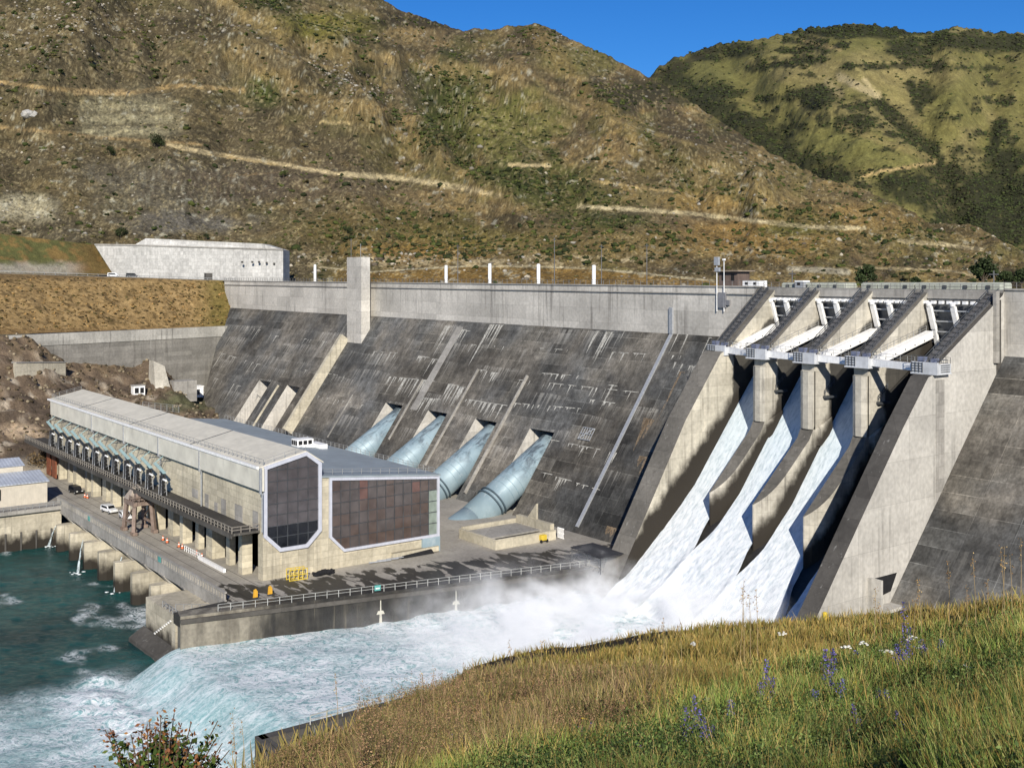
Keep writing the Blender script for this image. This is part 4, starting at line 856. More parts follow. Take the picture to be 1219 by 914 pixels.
# small outfalls pouring from the deck into the river
for (u0, v0, u1, v1, lb) in ((71, 623, 62, 648, 'thin white outfall beside the quay wall corner'), (103, 640, 97, 679, 'thick white outfall between the first deck piers'), (149, 660, 141, 701, 'white outfall closest to the deck end block')):
    q = onZ(u1, v1, ZR); D = proj(q)[2]; q = q+Vector((.8, -.6, 0))*2; p = at(u0, v0, D+1.5)+Vector((.8, -.6, 0))*2
    n = 14; ring = 10; V = []; 
    for k in range(n):
        f = k/(n-1); c = Vector(p).lerp(Vector(q), f); c.z = p.z+(q.z-p.z)*(f*.5+f*f*.5)
        r = .12+.2*f*f
        for a in range(ring): V.append((c.x+math.cos(a*.628)*r*random.uniform(.7, 1.25), c.y+math.sin(a*.628)*r*random.uniform(.7, 1.25), c.z))
    Fc = [(k*ring+a, k*ring+(a+1) % ring, (k+1)*ring+(a+1) % ring, (k+1)*ring+a) for k in range(n-1) for a in range(ring)]
    o = soup('outfall', V, Fc, m_fall, np.ones((len(V), 3)), smooth=True, org=q); o.data.materials.clear(); o.data.materials.append(m_jet); tag(o, kind='structure')
    b = MB()
    for k in range(9): a = random.random()*6.28; r = random.uniform(.2, 1.8); b.blob((q.x+math.cos(a)*r, q.y+math.sin(a)*r, ZR+.1), random.uniform(.15, .4), sq=(1.4, 1.4, .25))
    o = b.build('outfall_foam', plain('foam', (.78, .82, .82), .7, var=.08), smooth=True); tag(o, kind='structure')
# mist over the plunge zone
b = MB(); b.box(-172, -109, 70, 150, -8, 17)
mist = b.build('spray_mist', plain('tmp', (.5, .5, .5)))
t = NT('spray'); X = t.xyz(); t.n.remove(t.b)
pv = t.n.new('ShaderNodeVolumePrincipled'); pv.inputs['Color'].default_value = (.95, .955, .965, 1); pv.inputs['Anisotropy'].default_value = -.25
def gs(v, c, w): 
    d = t.math('DIVIDE', t.math('SUBTRACT', v, c), w); return t.math('POWER', 2.718, t.math('MULTIPLY', t.math('MULTIPLY', d, d), -1.0))
nz = t.math('ADD', t.math('MULTIPLY', t.noise((.1, .1, .13), 3, dist=.6), .68), t.math('MULTIPLY', t.noise((.42, .42, .5), 3, rough=.6), .32))
hgt = t.rng(t.math('SUBTRACT', t.math('ADD', X[2], 6.0), t.math('MULTIPLY', t.math('SUBTRACT', nz, .5), 14.0)), .5, 9.0, 1.0, 0.0)
ys = t.rng(X[1], 72, 122)
yn_ = t.rng(X[1], 149, 138)
xe = t.math('MULTIPLY', t.rng(X[0], -170, -150), t.rng(X[0], -109.2, -118))
dn = t.math('MULTIPLY', t.math('MULTIPLY', t.math('MULTIPLY', hgt, t.rng(nz, .40, .60)), t.math('MULTIPLY', t.math('MULTIPLY', ys, ys), yn_)), xe)
t.l.new(t.math('MULTIPLY', dn, .44), pv.inputs['Density']); t.l.new(pv.outputs[0], t.out.inputs['Volume'])
mist.data.materials.clear(); mist.data.materials.append(t.m); tag(mist, kind='stuff')
# ================================================================== POWERHOUSE
PH = root('powerhouse', (-258, 104, 0), 'long concrete powerhouse with cream ribbed fascia, low metal roofs and two big tinted end windows', 'powerhouse')
m_ph = concrete('powerhouse_concrete', (.52, .465, .345), streak=.4, lift=1.2, bay=3.1, var=.16, grime=.3)
m_cream = plain('cream_metal_roof', (.66, .615, .50), .55, var=.1, scale=.25)
def ribbed(name, col, axis, per, amt=.25):
    t = NT(name); X = t.xyz()
    w = t.math('ABSOLUTE', t.math('SUBTRACT', t.math('PINGPONG', X[axis], per), per*.5))
    c = t.mulc(t.mix(0.0, col, col), t.rng(t.noise(.3, 5), .3, .7, .86, 1.14, False))
    c = t.mix(t.math('MULTIPLY', t.rng(t.noise((.7, .3, .3), 5), .55, .7), .25), c, tuple(q*.6 for q in col))
    t.bump(t.math('MULTIPLY', w, 2.0), .6, .12)
    g = t.rng(w, per*.42, per*.5); c = t.mix(t.math('MULTIPLY', g, amt), c, tuple(q*.5 for q in col))
    return t.fin(c, .5, .1, .35)
m_fascia = ribbed('cream_ribbed_fascia', (.70, .665, .56), 0, .45)
m_groof = ribbed('blue_grey_metal_roof', (.30, .34, .35), 0, .8)
m_frame = plain('pale_lilac_frame', (.50, .51, .56), .45, var=.08)
XL, XR = -327.5, -188.5
b = MB(); b.prism([(XL, y, z) for y, z in [(85.4, 8.7), (85.4, 20.3), (94, 22.3), (97, 20.2), (97, 0.01), (89, 0.01), (89, 8.7)]], (XR-XL, 0, 0)); b.box(-190.6, -188.6, 85.5, 89.01, .01, 8.72); b.build('hall_wall', m_ph, PH)
b = MB(); b.prism([(-296, y, z) for y, z in [(97, .01), (97, 17.3), (123, 14.9), (123, .01)]], (-188.5+296+.05, 0, 0)); b.build('annex_wall', m_ph, PH)
b = MB(); b.prism([(XL-.3, y, z) for y, z in [(84.7, 20.5), (94, 22.62), (94, 22.35), (84.7, 20.2)]], (XR-XL+.4, 0, 0)); b.prism([(XL-.3, y, z) for y, z in [(94.01, 22.61), (97.5, 20.3), (97.5, 20.05), (94.01, 22.33)]], (XR-XL+.4, 0, 0))
b.build('hall_roof', m_cream, PH)
b = MB()
for u_ in (118, 180, 255): x = onY(u_, 500, 90).x; b.hexa(((x-.15, 84.7, 20.5), (x+.15, 84.7, 20.5), (x+.15, 94, 22.62), (x-.15, 94, 22.62)), ((x-.15, 84.7, 20.56), (x+.15, 84.7, 20.56), (x+.15, 94, 22.68), (x-.15, 94, 22.68)))
b.build('roof_seam', m_dsteel, PH)
b = MB(); b.prism([(-296, y, z) for y, z in [(97.1, 17.65), (123.4, 15.2), (123.4, 14.92), (97.1, 17.35)]], (-188.5+296+.3, 0, 0)); b.build('annex_roof', m_groof, PH)
fx = [onY(u_, 520, 84.8).x for u_ in (61, 110.5, 148.5, 190, 239, 311.5)]
for a, c in zip(fx[:-1], fx[1:]):
    b = MB(); b.prism([(a+.15, y, z) for y, z in [(85.38, 16.2), (84.55, 16.4), (84.5, 20.0), (84.75, 20.45), (85.38, 20.48)]], (c-a-.3, 0, 0)); b.build('fascia_panel', m_fascia, PH)
    b = MB(); b.box(c-.25, c+.25, 84.4, 84.7, 15.9, 20.5); b.tube((c, 84.9, 9), (c, 84.9, 16), .12, 6); b.build('downpipe', m_steel, PH)
b = MB(); b.box(XL, XR-.1, 84.3, 84.75, 20.2, 20.62); b.build('gutter', m_white, PH)
b = MB(); b.rail([(XL, 85.6, 20.75), (XR, 85.6, 20.75)], 1.0, 2.0, .03, (1, .5), .04); b.rail([(XL, 93.5, 22.5), (XL, 85.6, 20.75)], 1.0, 2, .03, (1, .5), .04); b.rail([(XR-.2, 85.6, 20.75), (XR-.2, 94, 22.6)], 1, 2, .025, (1, .5), .03); b.build('roof_railing', m_rail, PH)
b = MB(); b.rail([(-190, 98.2, 17.6), (-190, 123, 15.3), (-296, 123, 15.3)], 1.0, 2.0, .03, (1, .5), .04); b.build('annex_railing', m_rail, PH)
# glazed end walls
def clip(poly, axis, val, keep_less):
    out = []
    for i in range(len(poly)):
        p, q = poly[i-1], poly[i]; a = (p[axis] <= val) == keep_less; c = (q[axis] <= val) == keep_less
        if a != c:
            t = (val-p[axis])/(q[axis]-p[axis]); out.append((p[0]+t*(q[0]-p[0]), p[1]+t*(q[1]-p[1])))
        if c: out.append(q)
    return out
def glass(name, col, rough=.1):
    t = NT(name); c = t.mulc(t.mix(0.0, col, col), t.rng(t.noise(.5, 4), .3, .7, .75, 1.25, False)); return t.fin(c, rough, 0, .5)
G = [glass('smoky_glass', (.076, .068, .07), .12), glass('brown_glass', (.086, .063, .053)), glass('black_glass', (.008, .009, .012), .08), glass('red_pane', (.12, .064, .052)), glass('green_pane', (.22, .26, .22)), glass('violet_brown_glass', (.082, .069, .064))]
def window(outer, inner, xw, ny, nz, pick_m, nm):
    Fm = MB(); n = len(outer)
    for k in range(n):
        j = (k+1) % n; A = [(xw, *outer[k]), (xw, *outer[j]), (xw, *inner[j]), (xw, *inner[k])]
        Fm.hexa(A, [(xw+.45, p[1], p[2]) for p in A])
    fr = Fm.build(nm, m_frame, PH)
    y0 = min(p[0] for p in inner); y1 = max(p[0] for p in inner); z0 = min(p[1] for p in inner); z1 = max(p[1] for p in inner)
    P_ = MB(); M_ = MB()
    for i in range(ny):
        for j in range(nz):
            ya, yb, za, zb = y0+(y1-y0)*i/ny, y0+(y1-y0)*(i+1)/ny, z0+(z1-z0)*j/nz, z0+(z1-z0)*(j+1)/nz
            q = clip(clip(clip(clip(inner, 0, ya, False), 0, yb, True), 1, za, False), 1, zb, True)
            if len(q) > 2:
                tl = random.uniform(-.012, .012); P_.face([(xw+.12+tl*(p[0]-ya), *p) for p in q], pick_m(i, j))
    for i in range(1, ny):
        y = y0+(y1-y0)*i/ny; q = clip(clip(inner, 0, y-.06, False), 0, y+.06, True); zz = [p[1] for p in q]; M_.box(xw+.1, xw+.22, y-.06, y+.06, min(zz), max(zz))
    for j in range(1, nz):
        z = z0+(z1-z0)*j/nz; q = clip(clip(inner, 1, z-.06, False), 1, z+.06, True); yy = [p[0] for p in q]; M_.box(xw+.1, xw+.215, min(yy), max(yy), z-.06, z+.06)
    P_.build('panes', G, fr); M_.build('mullions', m_dsteel, fr)
def inset(poly, d):
    n = len(poly); out = []
    for k in range(n):
        p0, p1, p2 = Vector(poly[k-1]), Vector(poly[k]), Vector(poly[(k+1) % n])
        e1 = (p1-p0).normalized(); e2 = (p2-p1).normalized(); n1_, n2_ = Vector((-e1.y, e1.x)), Vector((-e2.y, e2.x))
        m_ = (n1_+n2_).normalized(); out.append(tuple(p1+m_*d/max(.3, m_.dot(n1_))))
    return out
hx = [(85.5, 7.9), (88.6, 4.9), (94.2, 4.9), (97, 7.6), (97, 20.2), (94, 22.45), (85.5, 20.55)]
window(hx, inset(hx, .65), XR, 5, 8, lambda i, j: 2 if j < 2 else 0, 'gable_window')
hx2 = [(98.6, 6.0), (101.6, 3.0), (123.0, 3.0), (123.0, 14.9), (98.6, 17.2)]
rp_ = random.Random(3)
def pm(i, j):
    if i == 11 and j < 4: return 4
    if (i, j) in ((3, 5), (9, 4), (3, 4)): return 3
    return 1 if rp_.random() < (.85 if j < 3 else .25)*(.6+.4*(i > 3)) else 5
window(hx2, inset(hx2, .5), XR+.05, 12, 6, pm, 'annex_window')
b = MB(); b.box(XR+.06, XR+1.0, 112, 122.5, .2, 1.2); b.box(XR+.06, XR+.5, 119, 123.1, .05, 3.0, 1); b.build('plinth', [m_ph, m_pipe], PH)
# lower storey: fins, dark openings, doors
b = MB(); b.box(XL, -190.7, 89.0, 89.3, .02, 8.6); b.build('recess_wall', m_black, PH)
k = 0; x = XL+2
while x < -192:
    b = MB(); w = 1.7 if k % 3 else 3.0
    b.box(x, x+w, 85.0-.8*(k % 2), 86.2+.6*(k % 3 == 0), .02, 8.5 if k % 2 else 7.6); b.build('fin_column', m_ph, PH); x += w+(4.8 if k % 2 else 6.0); k += 1
for x in (-324, -318.5):
    b = MB(); b.box(x, x+3.4, 83.2, 83.6, .4, 7.4); b.build('rust_door', plain('rust_red_door', (.2, .065, .03), .7, var=.3), PH)
# balcony
b = MB(); b.box(-334, -189.5, 80.0, 85.3, 8.6, 9.0); b.box(-334, -189.5, 79.85, 80.1, 8.2, 9.05); b.build('balcony_slab', m_dark, PH)
b = MB(); b.rail([(-334, 80.1, 9.0), (-189.6, 80.1, 9.0), (-189.6, 85.2, 9.0)], 1.15, 1.6, .07, (1, .5), .07); b.build('balcony_railing', plain('brown_grey_rail', (.23, .205, .17), .7), PH)
for u_, v0, v1, w in ((232, 582, 592, 1.6), (246, 588, 606, 1.0), (257, 598, 612, .8), (266, 594, 615, 1.2), (284, 601, 626, 1.8), (304, 608, 632, 1.2)):
    p = onY(u_, v1, 85.3); q = onY(u_, v0, 85.3); b = MB(); b.box(p.x-w, p.x+w, 85.3, 85.39, min(p.z, q.z), max(p.z, q.z)); b.build('louvre_panel', m_slab, PH)
b = MB()
for k in range(14):
    x = -322+k*6.6; b.bar((x, 85.3, 16.0), (x-1.6, 83.2, 14.2), .1, .1); b.bar((x+2, 85.3, 15.6), (x-2.4, 84.0, 15.9), .12, .1)
b.build('wall_rod', m_drail, PH)  # thin dark rods slanting off the wall
p = onZ(372, 531, 16.2)
b = MB(); b.box(p.x-4, p.x+1.5, p.y+1, p.y+3, 15.2, 16.6); b.box(p.x-4.5, p.x-1.5, p.y-3, p.y+1.0, 15.6, 17.7)
vo = b.build('roof_vent', m_white, PH)
b = MB()
for k in range(3): b.box(p.x-4.3+k*.95, p.x-3.6+k*.95, p.y-3.06, p.y-2.98, 16.4, 17.4); b.box(p.x-1.52, p.x-1.44, p.y-2.7+k*1.2, p.y-1.8+k*1.2, 16.5, 17.4)
b.build('vent_louvre', m_black, vo)
# transformer bushings along the balcony
m_turq = plain('turquoise_steel', (.30, .43, .43), .5, var=.12); m_por = plain('dark_porcelain', (.03, .03, .032), .35, var=.4, scale=3)
T0 = root('transformer_bushing', (0, 0, 0), 'x', 'bushing', 'transformer bushings on the powerhouse balcony')
b = MB()
for sx in (-.75, .75):
    for sy in (-.6, .6): b.bar((sx, sy, 0), (sx*.8, sy*.8, 3.4), .12, .12)
for k in range(4):
    z = .5+k*.85; b.bar((-.75, -.6, z), (.75, -.6, z+.5), .07, .07); b.bar((.75, -.6, z), (.75, .6, z+.5), .07, .07)
b.build('lattice_stand', m_steel, T0)
b = MB()
for k in range(14): z = .3+k*.29; b.tube((.35, -.2, z), (.35, -.2, z+.16), .62, 10); b.tube((.35, -.2, z+.16), (.35, -.2, z+.29), .4, 10)
b.build('insulator_stack', m_por, T0)
b = MB(); b.tube((-.4, -.2, 1.9), (-.4, -.2, 3.6), .2, 10); b.tube((-.4, -.2, 3.5), (2.6, -.2, 3.4), .2, 10); b.blob((-.4, -.2, 3.6), .34, sq=(1, 1, .8), jit=.02, sub=2); b.build('white_duct', m_white, T0)
b = MB(); b.hexa(((-5.2, -.2, 5.9), (-5.2, .5, 5.9), (.6, .5, 4.6), (.6, -.2, 4.6)), ((-5.2, -.2, 6.1), (-5.2, .5, 6.1), (.6, .5, 4.8), (.6, -.2, 4.8))); b.bar((-5.8, .4, 6), (-5.8, 2.7, 7.6), .14, .14); b.bar((-.6, .5, 0), (-.6, .5, 4.7), .16, .16); b.build('turquoise_arm', m_turq, T0)
bx = []
for k in range(12): bx.append(-316+7.62*k+(.6 if k % 3 == 2 else 0))
for k, x in enumerate(bx):
    o = T0 if k == 0 else copy_tree(T0)
    o.location = (x, 82.6, 9.02); o['label'] = 'black and white transformer bushing with turquoise arm on the powerhouse balcony'
# ================================================================== THINGS ON THE DECK
def vehicle(name, label, x, y, rz, body_col, kind):
    R_ = root(name, (0, 0, 0), label, 'ute' if kind == 'ute' else 'van')
    mb_ = plain(name+'_paint_'+kind, body_col, .3, var=.05); gl = plain('car_glass', (.01, .012, .014), .1); ty = plain('tyre_rubber', (.02, .02, .02), .9)
    if kind == 'ute': pr_ = [(-2.65, .45), (2.6, .45), (2.68, .75), (2.55, 1.0), (1.3, 1.12), (.65, 1.75), (-1.0, 1.8), (-2.3, 1.72), (-2.65, 1.1)]
    else: pr_ = [(-2.4, .4), (2.3, .4), (2.38, .9), (1.7, 1.15), (1.15, 1.85), (-2.2, 1.9), (-2.42, 1.1)]
    b = MB(); b.prism([(px_, -.92, pz) for px_, pz in pr_], (0, 1.84, 0)); b.build('body', mb_, R_, bevel=.06)
    b = MB()
    for s in (-1, 1):
        yy = .93*s
        b.prism([(-2.0, yy, 1.15), (1.1, yy, 1.15), (.62, yy, 1.62), (-1.95, yy, 1.65)], (0, .015*s, 0))
    b.prism([(1.28, -.78, 1.17), (1.28, .78, 1.17), (.74, .7, 1.68), (.74, -.7, 1.68)], (.05, 0, .05)); b.build('windows', gl, R_)
    for sx in (-1.6, 1.65):
        for sy in (-.85, .85):
            b = MB(); b.tube((sx, sy-.12, .38), (sx, sy+.12, .38), .38, 14); w_ = b.build('wheel', ty, R_)
            b = MB(); b.tube((sx, sy-.13*1, .38), (sx, sy+.13, .38), .2, 10); b.build('rim', m_steel, w_)
    for sy in (-.65, .65):
        b = MB(); b.box(2.55, 2.66, sy-.2, sy+.2, .78, .98); b.build('headlight', plain('lamp_lens', (.7, .7, .66), .2), R_)
    R_.location = (x, y, .01); R_.rotation_euler = (0, 0, rz)
    return R_
q = onZ(130, 610, 0); vehicle('white_ute', 'white double cab ute parked farther from the brown gantry crane', q.x, q.y, .15, (.78, .78, .77), 'ute')
q = onZ(146, 618, 0); vehicle('white_ute', 'white ute tucked partly behind the brown gantry crane legs', q.x, q.y+.6, -.1, (.78, .78, .77), 'ute')
q = onZ(90, 587, 0); vehicle('black_van', 'black boxy van parked by the rust red doors', q.x, q.y, .1, (.02, .02, .022), 'van')
# gantry crane
q = onZ(160, 633, 0); gx, gy = q.x, q.y+1.0
R_ = root('gantry_crane', (gx, gy, 0), 'brown steel gantry crane with peaked hood standing on the deck rails', 'crane'); m_gan = plain('brown_grey_steel', (.23, .17, .135), .7, var=.25)
for sx in (-3.2, 3.2):
    for sy in (-2.2, 2.2): b = MB(); b.bar((gx+sx, gy+sy, .05), (gx+sx*.8, gy+sy*.8, 6.6), .75, .75); b.box(gx+sx-.9, gx+sx+.9, gy+sy-.5, gy+sy+.5, .05, .7); b.build('leg', m_gan, R_)
b = MB()
for sy in (-1.85, 1.85): b.bar((gx-3.3, gy+sy, 6.4), (gx+3.3, gy+sy, 6.4), .8, .9); b.bar((gx-3, gy+sy, 2.2), (gx+3, gy+sy, 2.2), .4, .4); b.bar((gx-2.9, gy+sy, 2.3), (gx+2.6, gy+sy, 6), .25, .25)
for sx in (-2.7, 2.7): b.bar((gx+sx, gy-2.3, 6.4), (gx+sx, gy+2.3, 6.4), .7, .8)
b.build('cross_frame', m_gan, R_)
b = MB(); b.hexa(((gx-3.4, gy-2.2, 7), (gx-.2, gy-2.2, 7), (gx-.2, gy+2.2, 7), (gx-3.4, gy+2.2, 7)), ((gx-2.2, gy-.3, 9.8), (gx-1.4, gy-.3, 9.8), (gx-1.4, gy+.3, 9.8), (gx-2.2, gy+.3, 9.8))); b.build('hood', plain('weathered_hood', (.36, .3, .24), .8, var=.25), R_)
b = MB(); b.rail([(gx+.2, gy-2.2, 6.9), (gx+3.4, gy-2.2, 6.9), (gx+3.4, gy+2.2, 6.9)], 1.1, 1, .06, (1, .5), .06); b.box(gx+.6, gx+2.6, gy-1, gy+1, 6.9, 8.6); b.tube((gx+1.6, gy-1.4, 7.8), (gx+1.6, gy+1.4, 7.8), .7, 12); b.build('winch_house', m_gan, R_)
# assorted deck furniture
m_yel = plain('yellow_paint', (.62, .45, .05), .5, var=.15)
p = onZ(341, 690, 0); q = onZ(362, 687, 0)
R_ = root('yellow_barrier', ((p.x+q.x)/2, (p.y+q.y)/2, 0), 'yellow tubular steel frame standing against the end wall', 'barrier')
for o_ in (0, 1.3):
    b = MB(); a1 = Vector((p.x+o_, p.y, 0)); a2 = Vector((q.x+o_, q.y, 0))
    for z in (.1, 1.0, 2.0): b.bar(a1+Vector((0, 0, z)), a2+Vector((0, 0, z)), .13, .13)
    for k in range(5): b.bar(a1.lerp(a2, k/4), a1.lerp(a2, k/4)+Vector((0, 0, 2.05)), .12, .12)
    b.build('frame_panel', m_yel, R_)
p = onZ(385, 684, 0); R_ = root('tarpaulin_heap', p, 'black tarpaulin heap lying beside the yellow frame', 'tarpaulin'); b = MB()
for k in range(9): b.blob((p.x+random.uniform(-.6, .6), p.y+(k-4)*.42, .35+.12*random.random()), random.uniform(.45, .7), sq=(1, 1, .75), sub=2)
b.build('tarpaulin', m_black, R_)
b = MB(); b.tube((p.x+.3, p.y-2.2, .5), (p.x+.3, p.y-2.2, .9), .25, 8); b.build('tied_end', m_black, R_)
for u_, v_, lb in ((304, 713, 'yellow marker board on the deck edge nearer the balustrade'), (321.5, 709, 'yellow marker board on the deck edge nearer the yellow frame')):
    p = onZ(u_, v_, 0); R_ = root('marker_board', p, lb, 'marker'); b = MB(); b.prism([(p.x-.1, p.y-.42, .3), (p.x-.1, p.y+.42, .3), (p.x-.1, p.y+.42, 1.3), (p.x-.1, p.y+.1, 1.75), (p.x-.1, p.y-.3, 1.6)], (.12, 0, 0)); b.build('board', plain('orange_yellow_paint', (.7, .38, .04), .5), R_)
    b = MB(); b.bar((p.x-.18, p.y, 0), (p.x-.18, p.y, 1.5), .1, .1); b.box(p.x-.4, p.x+.1, p.y-.4, p.y+.4, 0, .12); b.build('stand', m_dsteel, R_)
s_ = 33.0
R_ = root('rail_sign', tw(s_, -.2, .9), 'small teal sign board fixed to the training wall railing', 'sign'); b = MB(); b.hexa((tw(s_-.55, -.12, .5), tw(s_+.55, -.12, .5), tw(s_+.55, -.08, .5), tw(s_-.55, -.08, .5)), (tw(s_-.55, -.12, 1.45), tw(s_+.55, -.12, 1.45), tw(s_+.55, -.08, 1.45), tw(s_-.55, -.08, 1.45))); b.build('sign_plate', plain('teal_sign_paint', (.1, .33, .30), .5), R_)
b = MB(); b.hexa((tw(s_-.35, -.078, .8), tw(s_+.35, -.078, .8), tw(s_+.35, -.07, .8), tw(s_-.35, -.07, .8)), (tw(s_-.35, -.078, 1.0), tw(s_+.35, -.078, 1.0), tw(s_+.35, -.07, 1.0), tw(s_-.35, -.07, 1.0))); b.build('sign_band', m_white, R_)
for s_, lb in ((0, 'teal plate on the deck balustrade near the far quay corner'), (1, 'teal plate on the deck balustrade near its middle')):
    x = onY(106 if s_ == 0 else 190, 640, 75).x; R_ = root('balustrade_plate', (x, 75, .4), lb, 'plate'); b = MB(); b.box(x-.7, x+.7, 74.9, 74.99, .3, 1.3); b.build('plate', plain('teal_sign_paint', (.1, .33, .30), .5), R_)
# concrete pit at the foot of the nearest penstock
A_, B_, C_ = onZ(537, 639, 0), onZ(590, 655, 0), onZ(648, 640, 0)
R_ = root('concrete_pit', B_, 'low open concrete box with thick walls at the dam toe', 'pit')
x1, y0 = B_.x, B_.y; x0 = x1-13; y1 = C_.y+1
b = MB(); b.box(x1-.6, x1, y0, y1, .01, 2.0); b.box(x0, x1-.6, y0, y0+.6, .01, 2.0); b.box(x0, x0+.6, y0+.6, y1, .01, 2.4); b.box(x0+.6, x1-.6, y1-1, y1, .01, 3.2); b.build('pit_walls', m_warm, R_)
b = MB(); b.box(x0+.6, x1-4, y0+.6, y1-1, 1.2, 1.5); b.build('cover_slab', m_slab, R_)
b = MB(); b.prism([(x0+4, y1-.5, 3.2), (x0+7, y1-.5, 3.2), (x0+7, y1-.5, 6.5)], (0, .5, 0)); b.build('gusset', m_warm, R_)
p = onZ(645, 645, 0)
R_ = root('yellow_machine', p, 'small yellow and red machine parked against the pit wall', 'machine')
b = MB(); b.box(p.x-.9, p.x+.9, p.y-.7, p.y+.7, .45, 1.6); b.build('engine_cover', m_yel, R_, bevel=.1)
b = MB(); b.box(p.x-1.5, p.x-.9, p.y-.5, p.y+.5, .5, 1.3); b.build('red_panel', plain('red_paint', (.5, .08, .03), .5), R_)
for sx in (-.8, .8):
    for sy in (-.75, .75): b = MB(); b.tube((p.x+sx, p.y+sy-.1, .35), (p.x+sx, p.y+sy+.1, .35), .35, 12); b.build('wheel', m_black, R_)
p = onZ(655, 640, 0); R_ = root('pallet_rack', p, 'white pallet rack leaning beside the yellow machine', 'rack'); b = MB()
for k in range(5): b.box(p.x+.9+k*.42, p.x+1.1+k*.42, p.y+1.2, p.y+1.3, .1, 2.2)
for z in (.1, 1.1, 2.1): b.box(p.x+.8, p.x+2.9, p.y+1.3, p.y+1.4, z, z+.16)
b.build('slats', m_white, R_)
# black lean-to shelter and bench
A_ = onZ(687, 655, 1.0); c = onZ(710, 655, 3.0)
R_ = root('shelter', (c.x, c.y, 0), 'black flat roofed open shelter at the foot of the spillway wall', 'shelter')
b = MB(); b.hexa(((c.x-4.5, c.y-2.6, 3.0), (c.x+5, c.y-3.4, 2.9), (c.x+5, c.y+3, 2.9), (c.x-4.5, c.y+3, 3.0)), ((c.x-4.5, c.y-2.6, 3.2), (c.x+5, c.y-3.4, 3.1), (c.x+5, c.y+3, 3.1), (c.x-4.5, c.y+3, 3.2))); b.build('roof', plain('black_roof_sheet', (.03, .03, .033), .6), R_)
for sx, sy in ((-4.3, -2.4), (4.8, -3.2), (-4.3, 2.8), (4.8, 2.8), (.3, -2.8)): b = MB(); b.tube((c.x+sx, c.y+sy, 0), (c.x+sx, c.y+sy, 2.95), .09, 6); b.build('post', m_dsteel, R_)
for sx in (-3, .2, 3):
    T = root('picnic_bench', (c.x+sx, c.y-3.4, 0), {-3: 'bench under the shelter edge farthest from the spillway wall', .2: 'bench under the middle of the shelter edge', 3: 'bench under the shelter edge nearest the spillway wall'}[sx], 'bench', 'benches by the shelter'); X_, Y_ = c.x+sx, c.y-2.2
    b = MB(); b.box(X_-.9, X_+.9, Y_-.3, Y_+.3, .68, .76); b.build('table_top', m_slab, T)
    for o_ in (-.7, .7): b = MB(); b.box(X_-.9, X_+.9, Y_+o_-.13, Y_+o_+.13, .42, .48); b.build('seat', m_slab, T)
    b = MB()
    for s in (-.7, .7): b.bar((X_+s, Y_-.7, 0), (X_+s, Y_+.2, .7), .08, .08); b.bar((X_+s, Y_+.7, 0), (X_+s, Y_-.2, .7), .08, .08)
    b.build('leg_frame', m_dsteel, T)
# traffic cones and white pipe rack along the powerhouse foot
cone_l = 'small orange traffic cone by the powerhouse columns'
T0c = None
for k, (u_, v_) in enumerate([(101, 592), (104, 593), (194, 643), (199, 646), (213, 651), (217, 653), (239, 660), (241, 664)]):
    p = onZ(u_, v_, 0)
    if T0c is None:
        T0c = root('traffic_cone', (0, 0, 0), cone_l, 'cone', 'traffic cones along the powerhouse foot'); b = MB(); b.tube((0, 0, .05), (0, 0, 1.0), .3, 10, .06); b.build('cone_body', plain('orange_plastic', (.7, .17, .06), .5), T0c); b = MB(); b.box(-.38, .38, -.38, .38, 0, .06); b.build('cone_base', m_black, T0c); b = MB(); b.tube((0, 0, .5), (0, 0, .7), .2, 10, .15); b.build('white_band', m_white, T0c); o = T0c
    else: o = copy_tree(T0c)
    o.location = (p.x, min(p.y, 83), .01); o['label'] = cone_l
p = onZ(246, 664, 0); q = onZ(276, 680, 0)
R_ = root('low_barrier', p, 'low white concrete barrier line by the powerhouse columns', 'barrier'); b = MB(); b.bar((p.x, 82.3, .35), (q.x, 82.3, .35), .5, .7); b.build('barrier_body', m_white, R_)
b = MB(); b.rail([(p.x-8, 82.4, 0), (p.x, 82.4, 0)], 1.1, 1, .04, (1, .5), .05); b.build('barrier_rail', m_white, R_)
R_ = root('stored_pipes', onZ(470, 668, 0), 'pale pipes and scrap stacked along the base of the end wall', 'pipes'); b = MB()
for k in range(6): p = onZ(440+k*9, 672-k*2.0, 0); b.tube((p.x-.3+random.random(), p.y, .3+.1*k % .4), (p.x-.6+random.random(), p.y+4.5, .3), .14, 6)
b.build('pipe_stack', m_steel, R_); b = MB(); p = onZ(502, 660, 0); b.hexa(((p.x-.5, p.y-5, .1), (p.x+.7, p.y-5, .1), (p.x+.7, p.y+2.5, .1), (p.x-.5, p.y+2.5, .1)), ((p.x-.2, p.y-4.6, .5), (p.x+.5, p.y-4.6, .5), (p.x+.5, p.y+2, .9), (p.x-.2, p.y+2, .9))); b.build('covered_load', m_black, R_)
# ================================================================== CREST FURNITURE
for u_, v0, lb in ((375, 316, 'short white crest post farthest from the spillway'), (531, 317, 'white crest post next after the lift tower'), (583, 315, 'second white crest post after the lift tower'), (641, 315.5, 'third white crest post after the lift tower'), (707, 317, 'white crest post nearest the spillway')):
    p = onY(u_, v0, 185.5); R_ = root('crest_post', (p.x, 185.5, 52.3), lb, 'post', 'thick white posts along the dam crest')
    b = MB(); b.tube((p.x, 185.5, 52.3), (p.x, 185.5, p.z), .48, 14); b.build('shaft', m_white, R_, smooth=False)
    b = MB(); b.tube((p.x, 185.5, p.z), (p.x, 185.5, p.z+.3), .56, 14, .3); b.build('cap', m_white, R_)
    b = MB(); b.tube((p.x, 185.5, 52.3), (p.x, 185.5, 52.6), .8, 14); b.build('base_ring', m_slab, R_)
gh = plain('pale_green_grey_concrete', (.43, .44, .36), .8, var=.15)
